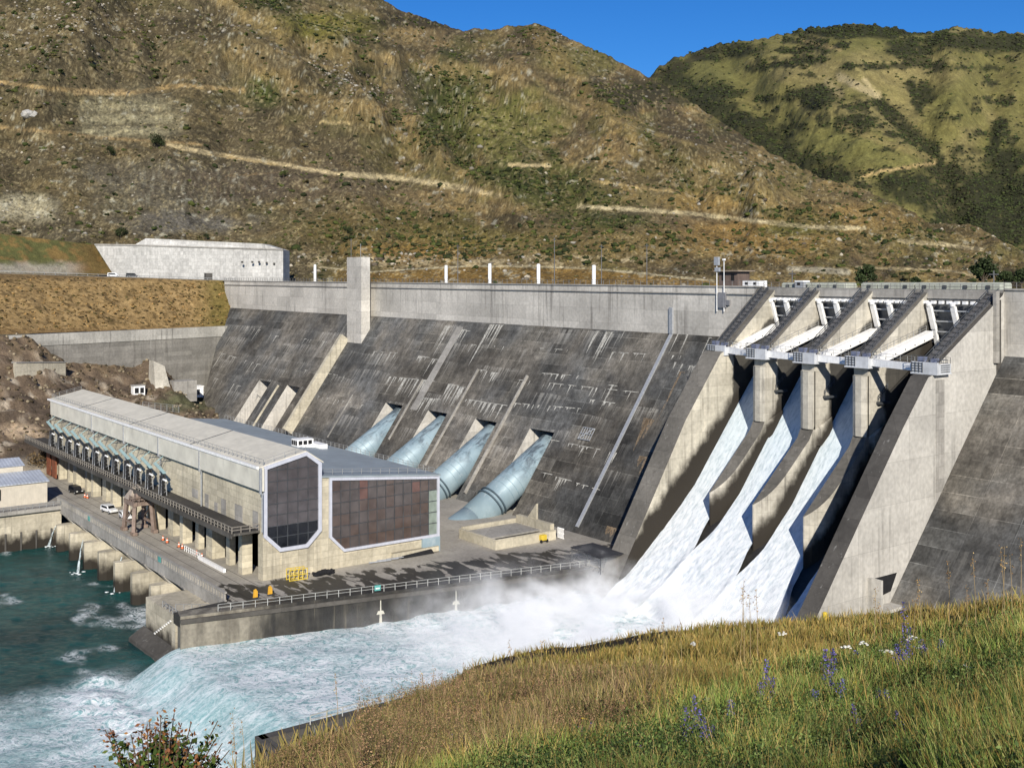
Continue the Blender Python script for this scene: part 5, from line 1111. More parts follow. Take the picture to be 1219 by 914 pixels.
sp_ = [(118, 172), (200, 255), (258, 318), (320, 400), (478, 548), (552, 637), (640, 716), (722, 808), (812, 902), (903, 997), (1003, 1105)]
for k, (a, c) in enumerate(sp_):
    p = onY(900+a*.2626, 340, 188); q = onY(900+c*.2626, 340, 188); zt = onY(900+(a+c)*.1313, 336.3+.0*k, 188).z
    lb = 'pale green concrete hoist housing, number %s along the crest over the gates' % ['one', 'two', 'three', 'four', 'five', 'six', 'seven', 'eight', 'nine', 'ten', 'eleven'][k]
    R_ = root('hoist_housing', ((p.x+q.x)/2, 190, 52.3), 'pale green rounded hoist housing, %s from the plain dam crest' % ['first', 'second', 'third', 'fourth', 'fifth', 'sixth', 'seventh', 'eighth', 'ninth', 'tenth', 'last'][k], 'housing', 'hoist housings on the crest over the gates')
    h = zt-52.3; b = MB(); b.prism([(p.x, 188, 52.3), (p.x, 187.9, 52.3+h*.7), (p.x, 188.5, 52.3+h), (p.x, 191.6, 52.3+h), (p.x, 192, 52.3+h*.7), (p.x, 192, 52.3)], (q.x-p.x, 0, 0)); b.build('shell', gh, R_)
    b = MB(); b.box((p.x+q.x)/2-.4, (p.x+q.x)/2+.4, 187.8, 187.95, 52.5, 52.3+h*.6); b.build('hatch', m_dsteel, R_)
def hut(name, label, cat, u0, u1, vt, Y, zb, dY, mat, roofm, win=2, over=.0):
    p = onY(u0, vt, Y); q = onY(u1, vt, Y); R_ = root(name, ((p.x+q.x)/2, Y+dY/2, zb), label, cat)
    b = MB(); b.box(p.x, q.x, Y, Y+dY, zb, p.z-.25); b.build('wall', mat, R_)
    b = MB(); b.box(p.x-over, q.x+over, Y-over, Y+dY+over, p.z-.25, p.z); b.build('roof', roofm, R_)
    for k in range(win):
        x = p.x+(q.x-p.x)*(k+.3)/win; b = MB(); b.box(x, x+(q.x-p.x)*.35/win, Y-.06, Y-.01, zb+(p.z-zb)*.35, zb+(p.z-zb)*.75); b.build('window', m_black, R_)
    return R_
hut('site_hut', 'brown timber hut with overhanging roof behind the crest railing', 'hut', 856, 878, 322, 193, 52.3, 4, plain('brown_timber', (.14, .1, .08), .8), plain('tan_roof', (.3, .24, .18), .8), 2, .9)
hut('white_container', 'white container cabin on the crest beside the brown hut', 'container', 884, 904, 334, 189, 52.3, 2.5, m_white, m_white, 2)
hut('grey_cabinet', 'small blue grey cabin between the hoist housings', 'cabin', 946, 956, 334, 187, 52.3, 2.2, m_steel, m_white, 1)
for u_, v0, lb in ((857.5, 306, 'slim crest mast carrying an equipment head beside the brown hut'), (866, 308, 'plain slim crest mast beside the brown hut')):
    p = onY(u_, v0, 184.4); R_ = root('mast', (p.x, 184.4, 48), lb, 'mast'); b = MB(); b.tube((p.x, 183.3, 47), (p.x, 183.3, p.z), .11, 8, .08); b.build('pole', m_white, R_)
    if u_ < 860: b = MB(); b.box(p.x-.6, p.x+.6, 183, 183.6, p.z-1.8, p.z); b.box(p.x-.4, p.x+.8, 183, 183.6, p.z-3.2, p.z-2.3); b.build('equipment_head', m_steel, R_)
    else: b = MB(); b.box(p.x-.3, p.x+.3, 183.1, 183.5, p.z-.4, p.z); b.build('cap', m_white, R_)
for u_, v0, Y, lb in ((660, 283, 215, 'tall wooden power pole on the hillside road behind the white posts'), (418, 284, 210, 'thin pole rising behind the lift tower'), (545, 291, 222, 'wooden power pole between the first two white posts'), (770, 290, 240, 'slim wooden pole in front of the pale cutting'), (716, 291, 235, 'short slim pole just past the last white post'), (943, 322, 192, 'thin lamp mast between the hoist housings'), (1183, 322, 192, 'thin lamp mast beside the dark trees')):
    p = onY(u_, v0, Y); R_ = root('power_pole', (p.x, Y, 50), lb, 'pole'); b = MB(); b.tube((p.x, Y, 49), (p.x, Y, p.z), .17, 7, .11); b.build('pole_shaft', m_drail, R_)
    b = MB(); b.box(p.x-.9, p.x+.9, Y-.08, Y+.08, p.z-.8, p.z-.6); b.build('cross_arm', m_drail, R_)
# ================================================================== WEST BANK BY THE DAM
WA, WB = Vector((-432.5, 196, 0)), Vector((-405, 92, 0)); WZ = 34.5
def wallX(Y): return WA.x+(WB.x-WA.x)*(np.asarray(Y, float)-WA.y)/(WB.y-WA.y)
R_ = root('retaining_wall', (-418, 145, 10), 'long grey retaining wall with paler top band below the golden embankment', 'wall')
b = MB(); b.hexa(((WA.x-2, WA.y, 0), (WA.x, WA.y, 0), (WB.x, WB.y, 0), (WB.x-2, WB.y, 0)), ((WA.x-2, WA.y, WZ-4), (WA.x, WA.y, WZ-4), (WB.x, WB.y, WZ-4), (WB.x-2, WB.y, WZ-4)))
b.build('wall_body', concrete('old_grey_concrete', (.24, .225, .195), streak=.6, lift=1.6, bay=9, var=.3), R_)
b = MB(); b.hexa(((WA.x-2, WA.y, WZ-4), (WA.x+.25, WA.y, WZ-4), (WB.x+.25, WB.y, WZ-4), (WB.x-2, WB.y, WZ-4)), ((WA.x-2, WA.y, WZ), (WA.x+.25, WA.y, WZ), (WB.x+.25, WB.y, WZ), (WB.x-2, WB.y, WZ)))
b.build('wall_top_band', concrete('pale_band_concrete', (.42, .40, .35), streak=.7, lift=4, bay=8), R_)
base_c = [(-200, 400), (38, 400), (50, 410), (62, 420), (82, 431), (130, 434), (150, 437), (165, 432), (178, 428), (190, 436), (205, 458), (240, 470), (300, 480)]
def base_z(Y):
    X = wallX(Y); P = np.stack([X, Y, 0*Y], -1); u, v, D = proj(P); return CZ-(I(u, base_c)-HZ)*D/F
Yg = np.arange(10, 184, 1.1); dg = np.arange(0, 92, 1.1)
YY, DD = np.meshgrid(Yg, dg); XW = wallX(YY)-.8; bz = base_z(YY)
XX = XW+DD
prof_ = np.interp(DD, [0, 8, 22, 40, 60, 75, 92], [1, .84, .55, .26, .07, .0, -.04])
nz_ = (1-np.abs(fbm(XX/9, YY/9, 5, 501)))*1.0-.6
ZZ = .6+(bz-.6)*prof_+nz_*4.2*np.clip(DD/8, .1, 1)*np.clip((88-DD)/34, 0, 1)+fbm(XX/2.5, YY/2.5, 4, 511)*1.3*np.clip((66-DD)/20, .04, 1)
PB = np.stack([XX, YY, ZZ], -1); u, v, D = proj(PB)
n1 = fbm(XX/12, YY/12, 5, 521); n2 = fbm(XX/4, YY/4, 5, 531); n3 = fbm(XX/1.5, YY/1.5, 3, 541)
CB = np.ones(PB.shape)*la((110, 86, 54))
CB = lerp(CB, (78, 62, 44), ss(0, .35, n1)*.8); CB = lerp(CB, (178, 158, 122), ss(.05, .3, n2+.3*n3)*ss(-.1, .2, -n1+.1)*.8*ss(6, 16, DD))
CB = lerp(CB, (196, 160, 104), (1-ss(.3, 1, np.hypot((u-30)/38, (v-512)/14)+.4*n2))*.8)
CB = lerp(CB, (128, 100, 50), ss(-.05, .25, n2)*(1-ss(8, 16, DD))*.7); CB = lerp(CB, (96, 98, 46), (1-ss(.5, 1.1, np.hypot((u-225)/45, (v-478)/13)+.4*n2))*.8)
CB = lerp(CB, (164, 146, 112), ss(58, 70, DD)*.85); CB *= (1+.35*n3)[..., None]
m_bank = vcol_mat('bank_rock_and_soil', .5, (.4, 2), bump=.9, bdist=.5)
tag(soup('river_bank', PB.reshape(-1, 3), grid_faces(*PB.shape[:2]), m_bank, (lambda c: np.clip(c.mean(-1, keepdims=True)*.45+c*.55, .01, .8))(CB.reshape(-1, 3))*1.1, smooth=True, org=(-380, 100, 0)), kind='structure')
def on_surf(P, u0, v0):
    uu, vv, _ = proj(P); k = np.argmin((uu-u0)**2+(vv-v0)**2); return Vector(P.reshape(-1, 3)[k])
n = 1500; i = RNG.integers(0, PB.shape[0]-30, n); j = RNG.integers(0, PB.shape[1], n); pts = PB[i, j]
tag(scatter('bank_boulders', pts, RNG.uniform(.2, .8, n), None, m_rock, np.array([la((140, 128, 106)), la((104, 92, 72)), la((72, 64, 50))])[RNG.integers(0, 3, n)], sq=.8, jit=.35, lump=1), kind='stuff')
# golden embankment up to the crest road
def strip(A0, A1, B0, B1, na, nb, amp, seed):
    a = np.linspace(0, 1, na)[None, :, None]; c = np.linspace(0, 1, nb)[:, None, None]
    A0, A1, B0, B1 = (np.array(q, float)[None, None] for q in (A0, A1, B0, B1))
    P = (A0+(A1-A0)*a)*(1-c)+(B0+(B1-B0)*a)*c
    P = P.copy(); P[..., 2] += fbm(P[..., 0]/7, P[..., 1]/7, 5, seed)*amp*np.clip(4*c[..., 0]*(1-c[..., 0]), .05, 1); return P
PE = strip((WA.x-1, 190, WZ-.3), (-384, 12, WZ+1), (-446, 193, 52.2), (-456, 12, 58.5), 260, 70, 1.6, 551)
u, v, D = proj(PE); X, Y = PE[..., 0], PE[..., 1]; n1 = fbm(X/10, Y/10, 4, 561); n2 = fbm(X/1.6, Y/1.6, 4, 571); n3 = fbm(u/3, v/2, 3, 581)
CE = np.ones(PE.shape)*la((152, 126, 84)); CE = lerp(CE, (176, 148, 102), ss(-.1, .3, n2)*.7); CE = lerp(CE, (88, 72, 44), ss(.12, .35, n3+.3*n2)*.8); CE = lerp(CE, (104, 96, 46), ss(225, 268, u+10*n1)*.7); CE = lerp(CE, (112, 84, 52), ss(385, 400, v)*.5)
CE = lerp(CE, (90, 74, 52), (1-ss(329, 336, v-3*n2))*.6)
tag(soup('golden_embankment', PE.reshape(-1, 3), grid_faces(*PE.shape[:2]), vcol_mat('dry_grass_slope', .5, (.5, 2.2), bump=.9, bdist=.4), CE.reshape(-1, 3)*.8, smooth=True, org=(-430, 100, 34)), kind='structure')
i = RNG.integers(4, 66, 1500); j = RNG.integers(0, 258, 1500); pts = PE[i, j]
tag(scatter('embankment_tussock', pts, RNG.uniform(.2, .5, 1500), None, m_scrub, np.array([la((160, 128, 80)), la((104, 84, 50)), la((80, 74, 42)), la((60, 52, 34))])[RNG.integers(0, 4, 1500)], sq=.8, lump=2), kind='stuff')
b = MB(); b.hexa(((-446, 193, 51.9), (-456, 12, 58.2), (-464, 12, 58.2), (-456, 200, 51.9)), ((-446, 193, 52.35), (-456, 12, 58.65), (-464, 12, 58.65), (-456, 200, 52.35)))
tag(b.build('road', plain('crest_road_asphalt', (.2, .19, .17), .9, var=.15)), kind='structure')
b = MB(); b.box(-446, -40, 183.9, 195.9, 52.3, 52.33); tag(b.build('crest_road', plain('crest_road_asphalt', (.2, .19, .17), .9, var=.15)), kind='structure')
b = MB(); b.rail([(-446.2, 190, 52.4), (-455.5, 20, 58.4)], .8, 4, .08, (1,), .07); R_ = root('guard_rail', (-450, 100, 55), 'thin guard rail along the road above the golden embankment', 'guard rail'); b.build('rail_line', m_rail, R_)
PS = strip((-463, 12, 58.3), at(136, 328, 497), (-500, 12, 82), at(112, 291.5, 505), 120, 40, 1.5, 591)
u, v, D = proj(PS); n2 = fbm(PS[..., 0]/3, PS[..., 1]/3, 4, 601)
CS = np.ones(PS.shape)*la((92, 92, 54)); CS = lerp(CS, (130, 104, 62), ss(.0, .3, n2)*.8); CS = lerp(CS, (164, 156, 142), ss(309, 318, v+4*n2)*.75*(1-ss(85, 110, u))); CS = lerp(CS, (112, 84, 50), ss(70, 110, u)*.6)
tag(soup('upper_slope', PS.reshape(-1, 3), grid_faces(*PS.shape[:2]), m_bank, CS.reshape(-1, 3)*.9, smooth=True, org=(-480, 60, 55)), kind='structure')
# anchored concrete wall cut into the hill foot
m_anc = concrete('anchored_wall_concrete', (.47, .455, .42), streak=.3, lift=1.55, bay=1.9, var=.14, grime=.35)
R_ = root('anchored_wall', at(240, 333, 492), 'broad pale anchored concrete wall cut into the hill foot behind the crest', 'wall')
off = Vector((-.8, .6, 0))*14
q0, q1, q2, q3, q4 = at(337, 336, 480), at(140, 335, 497), at(113, 292, 499), at(157, 292.5, 495), at(337, 298, 480)
b = MB(); b.prism([q0, q1, q2, q3, q4], off); b.build('wall_face', m_anc, R_)
e = Vector((-.8, .6, 0))*3; b = MB(); b.prism([at(154, 293.4, 498)+e, at(171, 283.5, 498)+e, at(310, 290, 484)+e, at(335, 297.5, 482)+e], off); b.build('upper_face', m_anc, R_)
b = MB(); b.bar(q2+Vector((0, 0, .3)), q3+Vector((0, 0, .3)), .8, .6); b.bar(q3+Vector((0, 0, .3)), q4+Vector((0, 0, .3)), .8, .6); b.build('ledge_rail', m_slab, R_)
b = MB()
for u_, v_ in ((289, 312), (301, 312), (318, 313), (327, 314), (309, 312)): p = at(u_, v_, 481); b.box(p.x-.05, p.x+.6, p.y-.7, p.y, p.z-.4, p.z+.4)
b.build('drain_hole', m_dark, R_)
p = at(248, 331, 470); b = MB(); b.box(p.x-1, p.x+1, p.y-1.4, p.y+1.4, 52.3, 55.5); Rk = root('control_kiosk', (p.x, p.y, 52.3), 'small dark kiosk at the foot of the anchored wall', 'kiosk'); b.build('cabin', m_dark, Rk); b = MB(); b.box(p.x-1.2, p.x+1.2, p.y-1.6, p.y+1.6, 55.5, 55.8); b.build('cap', m_slab, Rk)
p = at(135, 327.5, 474); o = vehicle('white_car', 'tiny white car on the road at the end of the anchored wall', p.x, p.y, 1.2, (.78, .78, .77), 'van'); o.location.z = p.z-.9
o['category'] = 'car'; p = at(157, 328, 472); o = vehicle('black_car', 'tiny black car on the road under the anchored wall', p.x, p.y, 1.2, (.02, .02, .022), 'van'); o.location.z = p.z-.9; o['category'] = 'car'
# small structures on the bank
p = on_surf(PB, 14, 446); q = on_surf(PB, 78, 446); R_ = root('small_wall', p, 'short cream concrete wall set in the brown slope', 'wall'); b = MB(); b.hexa((p+Vector((-1, 0, -3)), p+Vector((1.0, 0, -3)), q+Vector((1.0, 0, -3)), q+Vector((-1, 0, -3))), (p+Vector((-1, 0, 3.6)), p+Vector((1.0, 0, 3.6)), q+Vector((1.0, 0, 4.4)), q+Vector((-1, 0, 4.4)))); b.build('wall_panel', m_warm, R_)
b = MB(); b.bar(p+Vector((0, 0, 3.7)), q+Vector((0, 0, 4.5)), 2.2, .3); b.build('capping', m_slab, R_)
p = on_surf(PB, 194, 464); R_ = root('stepped_buttress', p, 'tapering concrete buttress with a dark flank against the retaining wall', 'buttress'); b = MB()
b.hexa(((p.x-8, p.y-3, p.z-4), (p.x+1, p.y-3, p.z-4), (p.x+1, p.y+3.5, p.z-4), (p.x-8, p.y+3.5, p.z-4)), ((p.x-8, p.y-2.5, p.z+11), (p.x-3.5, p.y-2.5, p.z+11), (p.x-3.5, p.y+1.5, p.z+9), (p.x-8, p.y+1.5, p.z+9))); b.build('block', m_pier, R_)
b = MB(); b.box(p.x-6, p.x+.6, p.y+3.6, p.y+12, p.z-4, p.z+3.5); b.build('side_block', m_slab, R_)
p = on_surf(PB, 165, 468); R_ = root('pump_hut', p, 'small white open fronted hut among the rocks', 'hut'); b = MB(); b.box(p.x-2, p.x+.8, p.y-2, p.y+2, p.z-1, p.z+3); b.build('cabin', m_white, R_); b = MB(); b.box(p.x+.8, p.x+.85, p.y-1.6, p.y-.2, p.z+.4, p.z+2.3); b.box(p.x+.8, p.x+.85, p.y+.3, p.y+1.6, p.z+.4, p.z+2.3); b.build('opening', m_black, R_); b = MB(); b.box(p.x-2.2, p.x+1, p.y-2.2, p.y+2.2, p.z+3, p.z+3.2); b.build('roof', m_slab, R_)
p = on_surf(PB, 228, 470); R_ = root('white_shed', p, 'long low white shed beside the dam foot', 'shed'); b = MB(); b.box(p.x-3, p.x+1, p.y-4, p.y+4, p.z-1, p.z+3); b.build('cabin', m_white, R_); b = MB(); b.box(p.x-3.2, p.x+1.2, p.y-4.2, p.y+4.2, p.z+3, p.z+3.3); b.build('roof', m_white, R_); b = MB(); b.box(p.x+1, p.x+1.06, p.y+1.5, p.y+2.6, p.z, p.z+2.1); b.build('door', m_dsteel, R_); b = MB(); b.box(p.x-2.5, p.x+.5, p.y-8.5, p.y-4.3, p.z-1, p.z+1.2); b.build('lean_to', m_white, R_)
p = onZ(243, 496, 1); R_ = root('bank_fence', p, 'short grey mesh fence between powerhouse roof and dam foot', 'fence'); b = MB(); p = on_surf(PB, 170, 486); q = on_surf(PB, 214, 492); b.rail([p, q], 2.4, 2, .05, (1, .7, .4, .1), .07); b.build('fence_rail', m_rail, R_)
# quay yard and sheds
b = MB(); b.box(-430, -280, -80, 75.3, -13, -.9); R_ = root('quay_wall', (-280, 20, -12), 'cream stained quay wall with dark vertical fenders at the river edge', 'wall'); b.build('wall_body', m_water_pier, R_)
b = MB(); b.box(-430, -279.1, -80, 75.35, -.88, -.03); b.build('quay_slab', m_slab, R_)
b = MB(); b.rail([(-279.3, -40, 0), (-279.3, 75, 0)], 1.1, 1.6, .06, (1, .5), .06); b.build('quay_railing', m_rail, R_)
for y in np.arange(32, 76, 3.4): b = MB(); b.box(-280, -279.75, y, y+.35, -9.5, -5.2); b.build('fender', m_dark, R_)
R_ = root('cream_shed', (-295, 55, 0), 'cream walled shed with two pale metal roofs at the quay', 'shed')
b = MB(); b.prism([(-285.5, 20, -.02), (-285.5, 20, 5.0), (-294, 20, 6.4), (-294, 20, -.02)], (0, 53.5, 0)); b.build('wall', plain('cream_wall', (.52, .47, .38), .8, var=.08), R_)
m_sr = ribbed('pale_metal_roof', (.42, .45, .5), 1, .8)
b = MB(); b.prism([(-285.1, 19.5, 5.0), (-285.1, 19.5, 5.25), (-294, 19.5, 6.7), (-294, 19.5, 6.45)], (0, 54.4, 0)); b.build('front_roof', m_sr, R_)
b = MB(); b.box(-306, -294.1, 20, 70, -.02, 8.0); b.build('rear_wall', plain('cream_wall', (.52, .47, .38), .8, var=.08), R_)
b = MB(); b.prism([(-293.9, 19, 8.0), (-300, 19, 9.3), (-306.3, 19, 8.0)], (0, 51.5, 0)); b.build('rear_roof', m_sr, R_)
b = MB(); b.box(-285.48, -285.4, 62, 63, 1.6, 4.2); b.build('slit_window', m_black, R_)
# ================================================================== TREES AND SHRUBS
def leafmat(name):
    t = NT(name); c, _ = t.attr('col'); return t.fin(t.mulc(c, t.rng(t.noise(1.5, 3), .3, .7, .75, 1.25, False)), .7, 0, .2)
m_leaf = leafmat('leaf'); m_bark = plain('bark', (.1, .075, .05), .9, var=.3)
def leaves(cen, size, cols):
    n = len(cen); a = RNG.normal(0, 1, (n, 3)); a /= np.linalg.norm(a, axis=1)[:, None]; c = RNG.normal(0, 1, (n, 3)); c -= a*(a*c).sum(1)[:, None]; c /= np.linalg.norm(c, axis=1)[:, None]
    s = np.asarray(size).reshape(-1, 1)*np.ones((n, 1)); V = np.stack([cen-a*s, cen+c*s*.55, cen+a*s, cen-c*s*.55], 1).reshape(-1, 3)
    return V, np.arange(4*n).reshape(-1, 4), np.repeat(cols, 4, 0)
def tree(name, label, cat, base, h, r, col, n=1400, group=None, trunk=.25):
    base = Vector(base); R_ = root(name, base, label, cat, group); b = MB(); b.tube(base-Vector((0, 0, .4)), base+Vector((0, 0, h*.5)), h*.045, 8, h*.025)
    cl = []
    for k in range(9):
        a = k*2.4; z = h*random.uniform(.35, .85); rr = r*random.uniform(.35, .8)*(1-.5*max(0, z/h-.5)); c = base+Vector((math.cos(a)*rr, math.sin(a)*rr, z)); cl.append((c, r*random.uniform(.35, .6)))
        b.tube(base+Vector((0, 0, h*trunk)), c, h*.02, 5, h*.006)
    b.build('trunk', m_bark, R_)
    cen, cols = [], []
    for c, rr in cl+[(base+Vector((0, 0, h*.8)), r*.5)]:
        m_ = n//10; d = RNG.normal(0, 1, (m_, 3)); d /= np.linalg.norm(d, axis=1)[:, None]; d *= (RNG.random((m_, 1))**.45)*rr; d[:, 2] *= .75; cen.append(np.array(c)+d); cols.append(np.ones((m_, 3))*la(col)*random.uniform(.7, 1.25)*RNG.uniform(.7, 1.35, (m_, 1)))
    V, Fc, Cc = leaves(np.vstack(cen), h*.05*RNG.uniform(.7, 1.4, len(np.vstack(cen))), np.vstack(cols))
    soup('crown', V, Fc, m_leaf, Cc, parent=R_); return R_
for u_, v_, hp, lb, col in ((187, 176, 17, 'lone round dark tree on the terraced cutting', (48, 56, 30)), (131, 187, 12, 'smaller dark bush left of the terraced cutting track', (52, 60, 32)), (143, 284, 14, 'dark round bush just above the anchored wall', (46, 54, 28)), (246, 286, 8, 'small dark bush above the top edge of the anchored wall', (52, 60, 34)), (337, 212, 9, 'small round bush below the long pale track', (70, 78, 38))):
    p = on_surf(P1[:250], u_, v_); D_ = proj(np.array(p))[2]; tree('hillside_tree', lb, 'tree', p, hp*D_/F, hp*.62*D_/F, col, 900)
for u_, vt, D_, w, lb in ((1030, 317, 330, 15, 'dark bushy tree rising behind the hoist housings'), (1170, 308, 320, 17, 'tallest dark tree beyond the crest end'), (1196, 323, 318, 10, 'small dark tree between the tall one and the picture edge'), (1216, 322, 316, 12, 'dark tree cut by the picture edge beyond the crest'), (1090, 330, 325, 6, 'tiny bush peeping over the crest housings')):
    p = at(u_, 345, D_); tree('crest_tree', lb, 'tree', p, (347-vt)*D_/F, w*D_/F, (52, 62, 34), 1500)
p = onZ(48, 566, 0); tree('bank_shrub', 'dry brown shrub behind the cream shed', 'shrub', (p.x-8, p.y+4, 0), 6, 5, (96, 80, 56), 1500)
p = on_surf(P1[:250], 33, 139); R_ = root('white_boulder', p, 'large pale boulder standing out on the hillside', 'boulder'); b = MB(); b.blob(p+Vector((0, 0, 1)), 3.6, sub=2, jit=.16, sq=(1, 1.1, .8)); b.blob(p+Vector((1.5, 3.2, .6)), 2.4, sub=2, jit=.2); b.build('boulder_mass', plain('pale_schist', (.4, .38, .34), .9, var=.3), R_)
# ================================================================== MEADOW BANK (camera side)
vs_t = [(-300, 1400), (0, 1150), (200, 1010), (300, 930), (340, 905), (430, 868), (480, 850), (510, 832), (540, 810), (565, 797), (600, 784), (650, 773), (700, 766), (760, 755), (850, 748), (950, 740), (1000, 737), (1060, 732), (1120, 725), (1219, 713), (1400, 690), (1600, 672)]
ds_t = [(-300, 9), (300, 13), (430, 16), (480, 22), (510, 34), (540, 48), (600, 58), (700, 62), (1000, 60), (1060, 50), (1120, 36), (1219, 26), (1600, 20)]
H0 = 1.2
def g_qm(u):
    qs = (I(u, vs_t)-HZ)/F; Ds = I(u, ds_t); return qs, Ds, qs-H0/Ds
def g_bump(X, Y, D): return (fbm(X/6, Y/6, 3, 701)*.35+fbm(X/1.5, Y/1.5, 3, 711)*.09)*np.clip((D-4)/30, .05, 1)
def g_at(u, D):
    qs, Ds, m = g_qm(u); drop = np.where(D < Ds, m*D+H0, qs*Ds+(D-Ds)*(m+.35*np.clip((D-Ds)/5, 0, 1)+.2))
    T = (u-CX)/F; X = (-.8+.6*T)*D; Y = (.6+.8*T)*D; return np.stack([X, Y, CZ-drop+g_bump(X, Y, D)], -1)
ug = np.concatenate([np.arange(-1500, -300, 24.0), np.arange(-300, 1600, 6.0), np.arange(1600, 3200, 24.0)])[None, :]; tg = np.linspace(0, 1, 150)[:, None]
Dg = np.where(tg < .75, 1/(1/2.5+(1/I(ug, ds_t)-1/2.5)*tg/.75), I(ug, ds_t)+np.clip((tg-.75)/.25, 0, 1)**1.5*75)
PM = g_at(ug+0*Dg, Dg); u, v, D = proj(PM); X, Y = PM[..., 0], PM[..., 1]
n1 = fbm(X/5, Y/5, 4, 721); n2 = fbm(X/1.2, Y/1.2, 4, 731); n3 = fbm(X/.3, Y/.3, 3, 741)
def zones(u, v):
    gb = I(u, [(380, 985), (500, 935), (620, 905), (720, 880), (800, 848), (900, 805), (1060, 762), (1219, 728), (1500, 700)])
    green = ss(-14, 30, v-gb); vs_ = I(u, vs_t)
    dock = (1-green)*(1-ss(540, 640, u-.9*(v-820)))*ss(2, 12, v-vs_) + (1-green)*ss(795, 825, v)*(1-ss(760, 840, u))
    edge = (1-ss(4, 19, v-vs_))*ss(470, 510, u)*(1-ss(740, 830, u))
    return np.clip(green, 0, 1), np.clip(dock, 0, 1), np.clip(edge, 0, 1)
gr_, dk_, ed_ = zones(u+20*n2, v+18*n1)
CM = np.ones(PM.shape)*la((120, 98, 48)); CM = lerp(CM, (64, 72, 30), gr_); CM = lerp(CM, (92, 72, 50), dk_*.9); CM = lerp(CM, (84, 70, 54), ed_); CM = lerp(CM, (96, 88, 74), (D > I(u, ds_t)+1)*.8); CM *= .6*(1+.5*n2+.3*n3)[..., None]
tag(soup('meadow_bank', PM.reshape(-1, 3), grid_faces(*PM.shape[:2]), vcol_mat('meadow_soil', .5, (1.5, 8), bump=.8, bdist=.06), np.clip(CM, .01, .8).reshape(-1, 3)*.8, smooth=True, org=(-20, 30, 40)), kind='structure')
def g_xy(Dq, Lq):   # the same bank, outside the camera's own view cone
    De = np.maximum(Dq, 2.5); ue = np.clip(CX+F*Lq/De, -1500, 3200); qs, Ds, m = g_qm(ue)
    drop = np.where(De < Ds, m*np.maximum(Dq, -9)+H0, qs*Ds+(De-Ds)*(m+.35*np.clip((De-Ds)/5, 0, 1)+.2)); X = -.8*Dq+.6*Lq; Y = .6*Dq+.8*Lq
    return np.stack([X, Y, CZ-drop+g_bump(X, Y, De)], -1)
Dq, Lq = np.meshgrid(np.arange(-9, 34, .6), np.arange(-60, 75, .6)); PN = g_xy(Dq, Lq); PN[..., 2] -= .06+.25*(np.abs(Lq) < .8*np.maximum(Dq, 2.5))
nn_ = fbm(PN[..., 0]/1.2, PN[..., 1]/1.2, 4, 731); CN = np.ones(PN.shape)*la((80, 78, 38))*.6*(1+.5*nn_)[..., None]
tag(soup('meadow_flank', PN.reshape(-1, 3), grid_faces(*PN.shape[:2]), bpy.data.materials['meadow_soil'], np.clip(CN, .01, .8).reshape(-1, 3)*.8, smooth=True, org=(0, 10, 45)), kind='structure')
m_grass = leafmat('grass_blade')
def D_of(u, v):
    qs, Ds, m = g_qm(u); return H0/np.maximum((v-HZ)/F-m, 1e-4)
def sample(n, u0=230, u1=1320):
    u = RNG.uniform(u0, u1, n*2); vs_ = I(u, vs_t); v = vs_+.5+(RNG.random(n*2))*np.maximum(985-vs_, 1); ok = (v < 980); u, v = u[ok][:n], v[ok][:n]
    D = np.clip(D_of(u, v), 3.2, I(u, ds_t)); return u, v, D, g_at(u, D)
def blades(P, h, w, lean, col, tipcol):
    n = len(P); a = RNG.uniform(0, 2*np.pi, n); lx, ly = np.cos(a)*lean*h, np.sin(a)*lean*h; b_ = RNG.uniform(0, np.pi, n); wx, wy = np.cos(b_)*w/2, np.sin(b_)*w/2
    V = np.zeros((n, 6, 3)); C_ = np.zeros((n, 6, 3))
    for k, (f, ww) in enumerate(((0, 1), (.55, .75), (1, .12))):
        x = P[:, 0]+lx*f*f; y = P[:, 1]+ly*f*f; z = P[:, 2]-.03+h*f*(1-.25*lean*f)
        V[:, 2*k] = np.stack([x-wx*ww, y-wy*ww, z], -1); V[:, 2*k+1] = np.stack([x+wx*ww, y+wy*ww, z], -1); C_[:, 2*k] = C_[:, 2*k+1] = col*(1-f)+tipcol*f
    i = np.arange(n)[:, None]*6; Fc = np.concatenate([i+[0, 1, 3, 2], i+[2, 3, 5, 4]], 0); return V.reshape(-1, 3), Fc, C_.reshape(-1, 3)
def pal(n, cols): return np.array([la(c) for c in cols])[RNG.integers(0, len(cols), n)]*RNG.uniform(.7, 1.3, (n, 1))
u, v, D, P = sample(270000); nb = fbm(P[:, 0]/1.6, P[:, 1]/1.6, 3, 751); gr_, dk_, ed_ = zones(u+30*nb, v+22*fbm(P[:, 0]/4, P[:, 1]/4, 3, 761))
r = RNG.random(len(u)); px_ = D/F
isg = r < gr_*.8; isd = (~isg) & (RNG.random(len(u)) < dk_*.8); iso = (~isg) & (~isd) & (RNG.random(len(u)) > ed_*.93)
